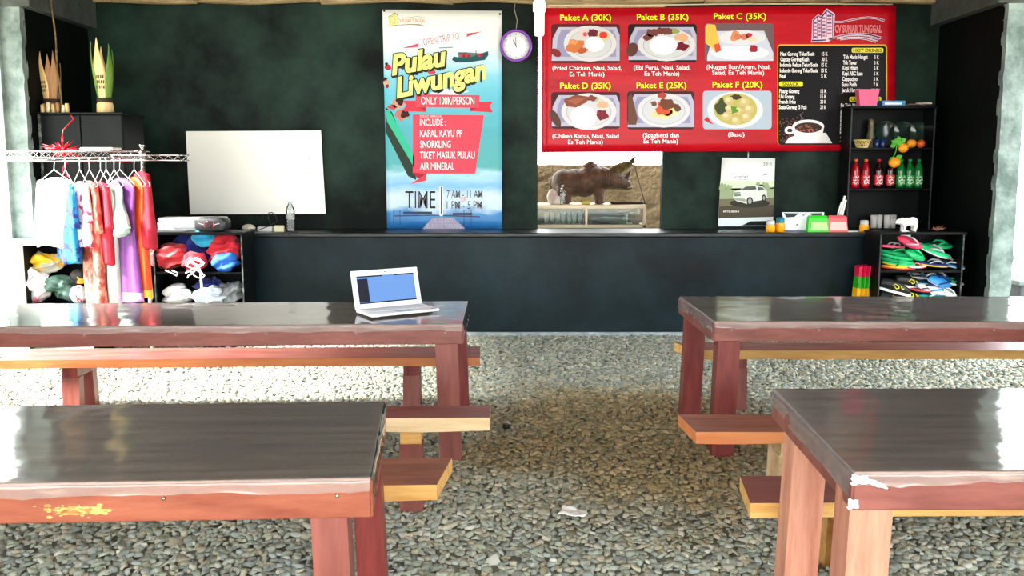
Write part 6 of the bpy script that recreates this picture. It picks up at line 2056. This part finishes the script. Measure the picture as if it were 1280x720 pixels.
# drinking glasses in the bottom compartment
for k in range(4):
    c = P(1092 + k * 8.5, 283, DY + 0.09)
    mb = MB(); mb.lathe([(0.026, 0), (0.030, 0.003), (0.036, 0.13), (0.033, 0.13), (0.027, 0.012), (0.001, 0.010)], seg=16, cap=False)
    tag(mb.build('drinking_glass', tum, loc=(c.x, DY + 0.10 + 0.03 * (k % 2), CZ + 0.0195)), 'clear drinking glass in the bottom of the drinks shelf', 'glass', 'drinking glasses in the drinks shelf')
# on top of the drinks shelf
tz = dzt + 0.0065
c = P(1082, 132, DY + 0.1)
root = thing('pink_tub', (c.x, DY + 0.075, tz), 'bright pink plastic tub on top of the drinks shelf', 'tub', rz=-0.1)
pk = mat('pink_plastic', (240, 80, 130), 0.35)
mb = MB(); mb.rings([[(-a, -b, z), (a, -b, z), (a, b, z), (-a, b, z)] for a, b, z in ((0.078, 0.06, 0), (0.096, 0.07, 0.15), (0.10, 0.074, 0.15), (0.10, 0.074, 0.158), (0.090, 0.064, 0.158), (0.072, 0.054, 0.008))], smooth=False); mb.build('body', pk, root)
c = P(1112, 131, DY + 0.1)
root = thing('blue_box', (c.x, DY + 0.08, tz), 'flat blue box beside the pink tub', 'box', rz=0.06)
mb = MB(); mb.box(-0.115, 0.115, -0.07, 0.07, 0, 0.05, 0.004); mb.build('carton', mat('blue_carton', (24, 90, 150), 0.3, col2=(60, 150, 200), nscale=6), root)
mb = MB(); mb.box(-0.09, 0.08, -0.0715, -0.0700, 0.012, 0.030); mb.build('white_stripe', mat('white_print', (244, 240, 240), 0.4), root)
for k, (px, wv, m, lb) in enumerate(((1140, 0.14, mat('brown_papers', (110, 92, 78), 0.6), 'brown paper packet right of the blue box'), (1154, 0.11, mat('pale_papers', (190, 178, 166), 0.6), 'pale folded paper at the right end of the drinks shelf top'))):
    c = P(px, 130, DY + 0.1)
    mb = MB()
    mb.grid(10, 6, lambda u, v: Vector(((u - 0.5) * wv * 1.3, (v - 0.5) * 0.16, 0.014 + 0.012 * k + 0.016 * abs(mnoise.noise(Vector((u * 3 + k, v * 3, k * 2)))))), thick=0.012)
    o = mb.build('paper_packet', m, loc=(c.x, DY + 0.1, tz + 0.001)); o.rotation_euler = (0, 0, 0.2 - 0.5 * k)
    tag(o, lb, 'papers', 'papers on the drinks shelf')

# ---- white bear statuette on the shoe rack
bz = 1.036 + 0.0065
c = P(1134, 283, SRY + 0.13)
root = thing('bear_statuette', (c.x, SRY + 0.13, bz), 'small white bear statuette standing on the shoe rack', 'statuette')
wh = mat('white_ceramic_bear', (226, 224, 212), 0.45, col2=(244, 242, 236), nscale=10, bump=0.15)
mb = MB()
for (x, z, rx, ry, rz_) in ((0.045, 0.085, 0.052, 0.042, 0.046), (-0.005, 0.085, 0.052, 0.04, 0.040), (-0.045, 0.09, 0.038, 0.036, 0.036), (-0.075, 0.088, 0.030, 0.028, 0.027)):
    mb.blob((x, 0, z), (rx, ry, rz_), 3)
mb.tube([(-0.085, 0, 0.084), (-0.104, 0, 0.076), (-0.112, 0, 0.073)], [0.019, 0.013, 0.009], 12)
for s in (-1, 1):
    mb.blob((-0.066, s * 0.02, 0.114), (0.008, 0.006, 0.009), 2)
    mb.tube([(0.062, s * 0.022, 0.075), (0.066, s * 0.024, 0.04), (0.060, s * 0.024, 0.018), (0.056, s * 0.024, 0.0)], [0.026, 0.019, 0.016, 0.018], 12)
    mb.tube([(-0.035, s * 0.022, 0.075), (-0.034, s * 0.024, 0.04), (-0.036, s * 0.024, 0.018), (-0.040, s * 0.024, 0.0)], [0.022, 0.017, 0.015, 0.017], 12)
o = mb.build('body', wh, root)
remesh(o, 0.0045, 3)
mb = MB(); mb.blob((-0.114, 0, 0.075), (0.005, 0.006, 0.005), 2); mb.build('nose', mat('grey_nose', (90, 84, 78), 0.5), root)
for s in (-1, 1):
    mb = MB(); mb.blob((-0.092, s * 0.019, 0.096), (0.003, 0.003, 0.003), 2); mb.build('eye', MATS['grey_nose'], root)
# dried starfish-like sprig
c = P(1172, 281, SRY + 0.15)
mb = MB()
rr = random.Random(8)
for k in range(9):
    a = PI * (0.05 + 0.9 * k / 8)
    l = 0.05 + 0.05 * rr.random()
    mb.tube([(0, 0, 0.006), (l * 0.5 * math.cos(a), -0.02 + 0.04 * rr.random(), 0.012 + l * 0.3 * math.sin(a)), (l * math.cos(a), -0.03 + 0.06 * rr.random(), 0.008 + l * 0.6 * math.sin(a))], [0.007, 0.005, 0.001], 6)
tag(mb.build('dried_sprig', mat('dry_brown_sprig', (130, 84, 66), 0.8), loc=(c.x, SRY + 0.15, bz)), 'dry brown spiky sprig lying right on the shoe rack top', 'sprig')

# ================================================================ ON THE NEAR TABLES AND FLOOR
lz = TZ + 0.007
A_, B_ = G(445, 392, lz), G(528, 384, lz)
C_, D_ = G(461, 402, lz), G(540, 394, lz)
ang = math.atan2(B_.y - A_.y, B_.x - A_.x)
wl = (B_ - A_).length
mid = (A_ + B_) / 2
depth = 0.22
root = thing('laptop', (mid.x, mid.y, lz), 'open white laptop with a blue screen on the back left table', 'laptop', rz=ang)
wp = mat('white_laptop_plastic', (240, 240, 242), 0.3)
fm = (C_ + D_) / 2 - mid
sh = fm.x * math.cos(ang) + fm.y * math.sin(ang)
mb = MB()
hw = wl / 2
mb.prism([(-hw, 0.0, 0.006), (-hw + sh * 0.1, -depth, 0.006), (hw + sh * 0.1, -depth, 0.006), (hw, 0, 0.006)], (0, 0, 0.016), 0.005)
base = mb.build('base', wp, root)
mb = MB()
for r in range(5):
    for k in range(13):
        x = -hw * 0.86 + k * hw * 1.72 / 13
        mb.box(x, x + hw * 0.118, -0.035 - r * 0.022, -0.018 - r * 0.022, 0.022, 0.0245)
mb.build('keyboard', mat('light_grey_key', (206, 208, 212), 0.5), base)
mb = MB(); mb.box(-0.05, 0.05, -0.215, -0.15, 0.0222, 0.0228); mb.build('touchpad', mat('touchpad_grey', (186, 190, 194), 0.35), base)
mb = MB(); mb.box(hw - 0.055, hw - 0.02, -0.215, -0.195, 0.0222, 0.0227); mb.build('corner_sticker', mat('dark_sticker', (60, 64, 70), 0.5), base)
for x in (-hw + 0.04, hw - 0.04):
    mb = MB(); mb.lathe([(0.009, 0), (0.011, 0.006)], (x, -depth + 0.03, 0.0), seg=10); mb.build('foot', wp, base)
    mb = MB(); mb.lathe([(0.009, 0), (0.011, 0.006)], (x, -0.03, 0.0), seg=10); mb.build('foot', wp, base)
# lid tilted back
tl = P(439, 337, mid.y)
hl = 0.226
tilt = math.radians(15)
M = Matrix.Translation((0, 0.004, 0.022)) @ Matrix.Rotation(-tilt, 4, 'X')
mb = MB(); mb.box(-hw, hw, 0.0, 0.010, 0, hl, 0.004, M=M); lid = mb.build('lid', wp, root)
mb = MB(); mb.box(-hw * 0.86, hw * 0.86, -0.0008, 0.0004, 0.028, hl - 0.034, M=M)
scr = mat('screen_blue', (24, 36, 70), 0.3, emit=(122, 172, 240), estr=0.9)
mb.build('screen', scr, lid)
mb = MB(); mb.box(-hw * 0.86, -hw * 0.55, -0.0016, -0.0009, 0.038, hl - 0.05, M=M)
drk = mat('screen_dark', (16, 20, 34), 0.3, emit=(16, 20, 34), estr=0.5)
mb.build('screen_sidebar', drk, lid)
mb = MB(); mb.box(-hw * 0.86, hw * 0.86, -0.0016, -0.0009, 0.028, 0.036, M=M); mb.build('screen_taskbar', drk, lid)
mb = MB(); mb.box(-hw * 0.86, -hw * 0.1, -0.0016, -0.0009, hl - 0.042, hl - 0.034, M=M); mb.box(hw * 0.25, hw * 0.86, -0.0016, -0.0009, hl - 0.042, hl - 0.034, M=M); mb.build('screen_titlebar', drk, lid)
mb = MB(); mb.box(-0.022, 0.03, -0.0016, -0.0009, hl - 0.072, hl - 0.069, M=M); mb.box(-0.03, 0.04, -0.0016, -0.0009, hl - 0.079, hl - 0.0765, M=M); mb.build('screen_text', mat('screen_text_grey', (96, 130, 170), 0.4, emit=(96, 130, 170), estr=0.6), lid)
mb = MB(); mb.lathe([(0.0005, -0.001), (0.004, -0.001), (0.004, 0.0006)], seg=12); mb.bm.transform(M @ Matrix.Translation((0, -0.0006, hl - 0.016)) @ Matrix.Rotation(PI / 2, 4, 'X')); mb.build('webcam', mat('dark_lens', (60, 40, 46), 0.08), lid)

# white tissue on the gravel
c = G(717, 641, 0.02)
mb = MB()
def tis(u, v):
    x = (u - 0.5) * 0.125 + 0.008 * math.sin(v * 5)
    y = (v - 0.5) * 0.115 * (1 - 0.3 * u)
    return Vector((x, y, 0.022 + 0.016 * mnoise.noise(Vector((u * 2.2, v * 2.2, 3))) + 0.006 * mnoise.noise(Vector((u * 7, v * 7, 1)))))
mb.grid(16, 10, tis, thick=0.002)
o = mb.build('paper_tissue', mat('white_tissue', (246, 246, 244), 0.8), loc=(c.x, c.y, 0.004)); o.rotation_euler = (0, 0, -0.35)
tag(o, 'crumpled white tissue lying on the gravel in the aisle', 'tissue')
# dark pebble-like bottle cap in the aisle
c = G(633, 535, 0.02)
mb = MB(); mb.lathe([(0.001, 0.022), (0.022, 0.022), (0.025, 0.0)], seg=14)
tag(mb.build('bottle_cap', f_blk, loc=(c.x, c.y, 0.022)), 'black bottle cap on the gravel beyond the cream-edged bench', 'bottle cap')
# dark concrete block outside on the right
c = P(1274, 355, 9.6)
mb = MB(); mb.box(-0.22, 0.5, 0, 0.6, 0, 0.42, 0.015)
r = thing('concrete_block', (c.x + 0.12, 9.4, 0), 'dark grey concrete block outside beyond the right wall end', 'block')
mb.build('block_body', mat('dark_block', (60, 64, 68), 0.8, col2=(84, 88, 90), nscale=5), r)
mb = MB(); mb.box(-0.26, 0.54, -0.04, 0.64, 0.42, 0.47, 0.01); mb.build('cap_slab', concrete_m, r)
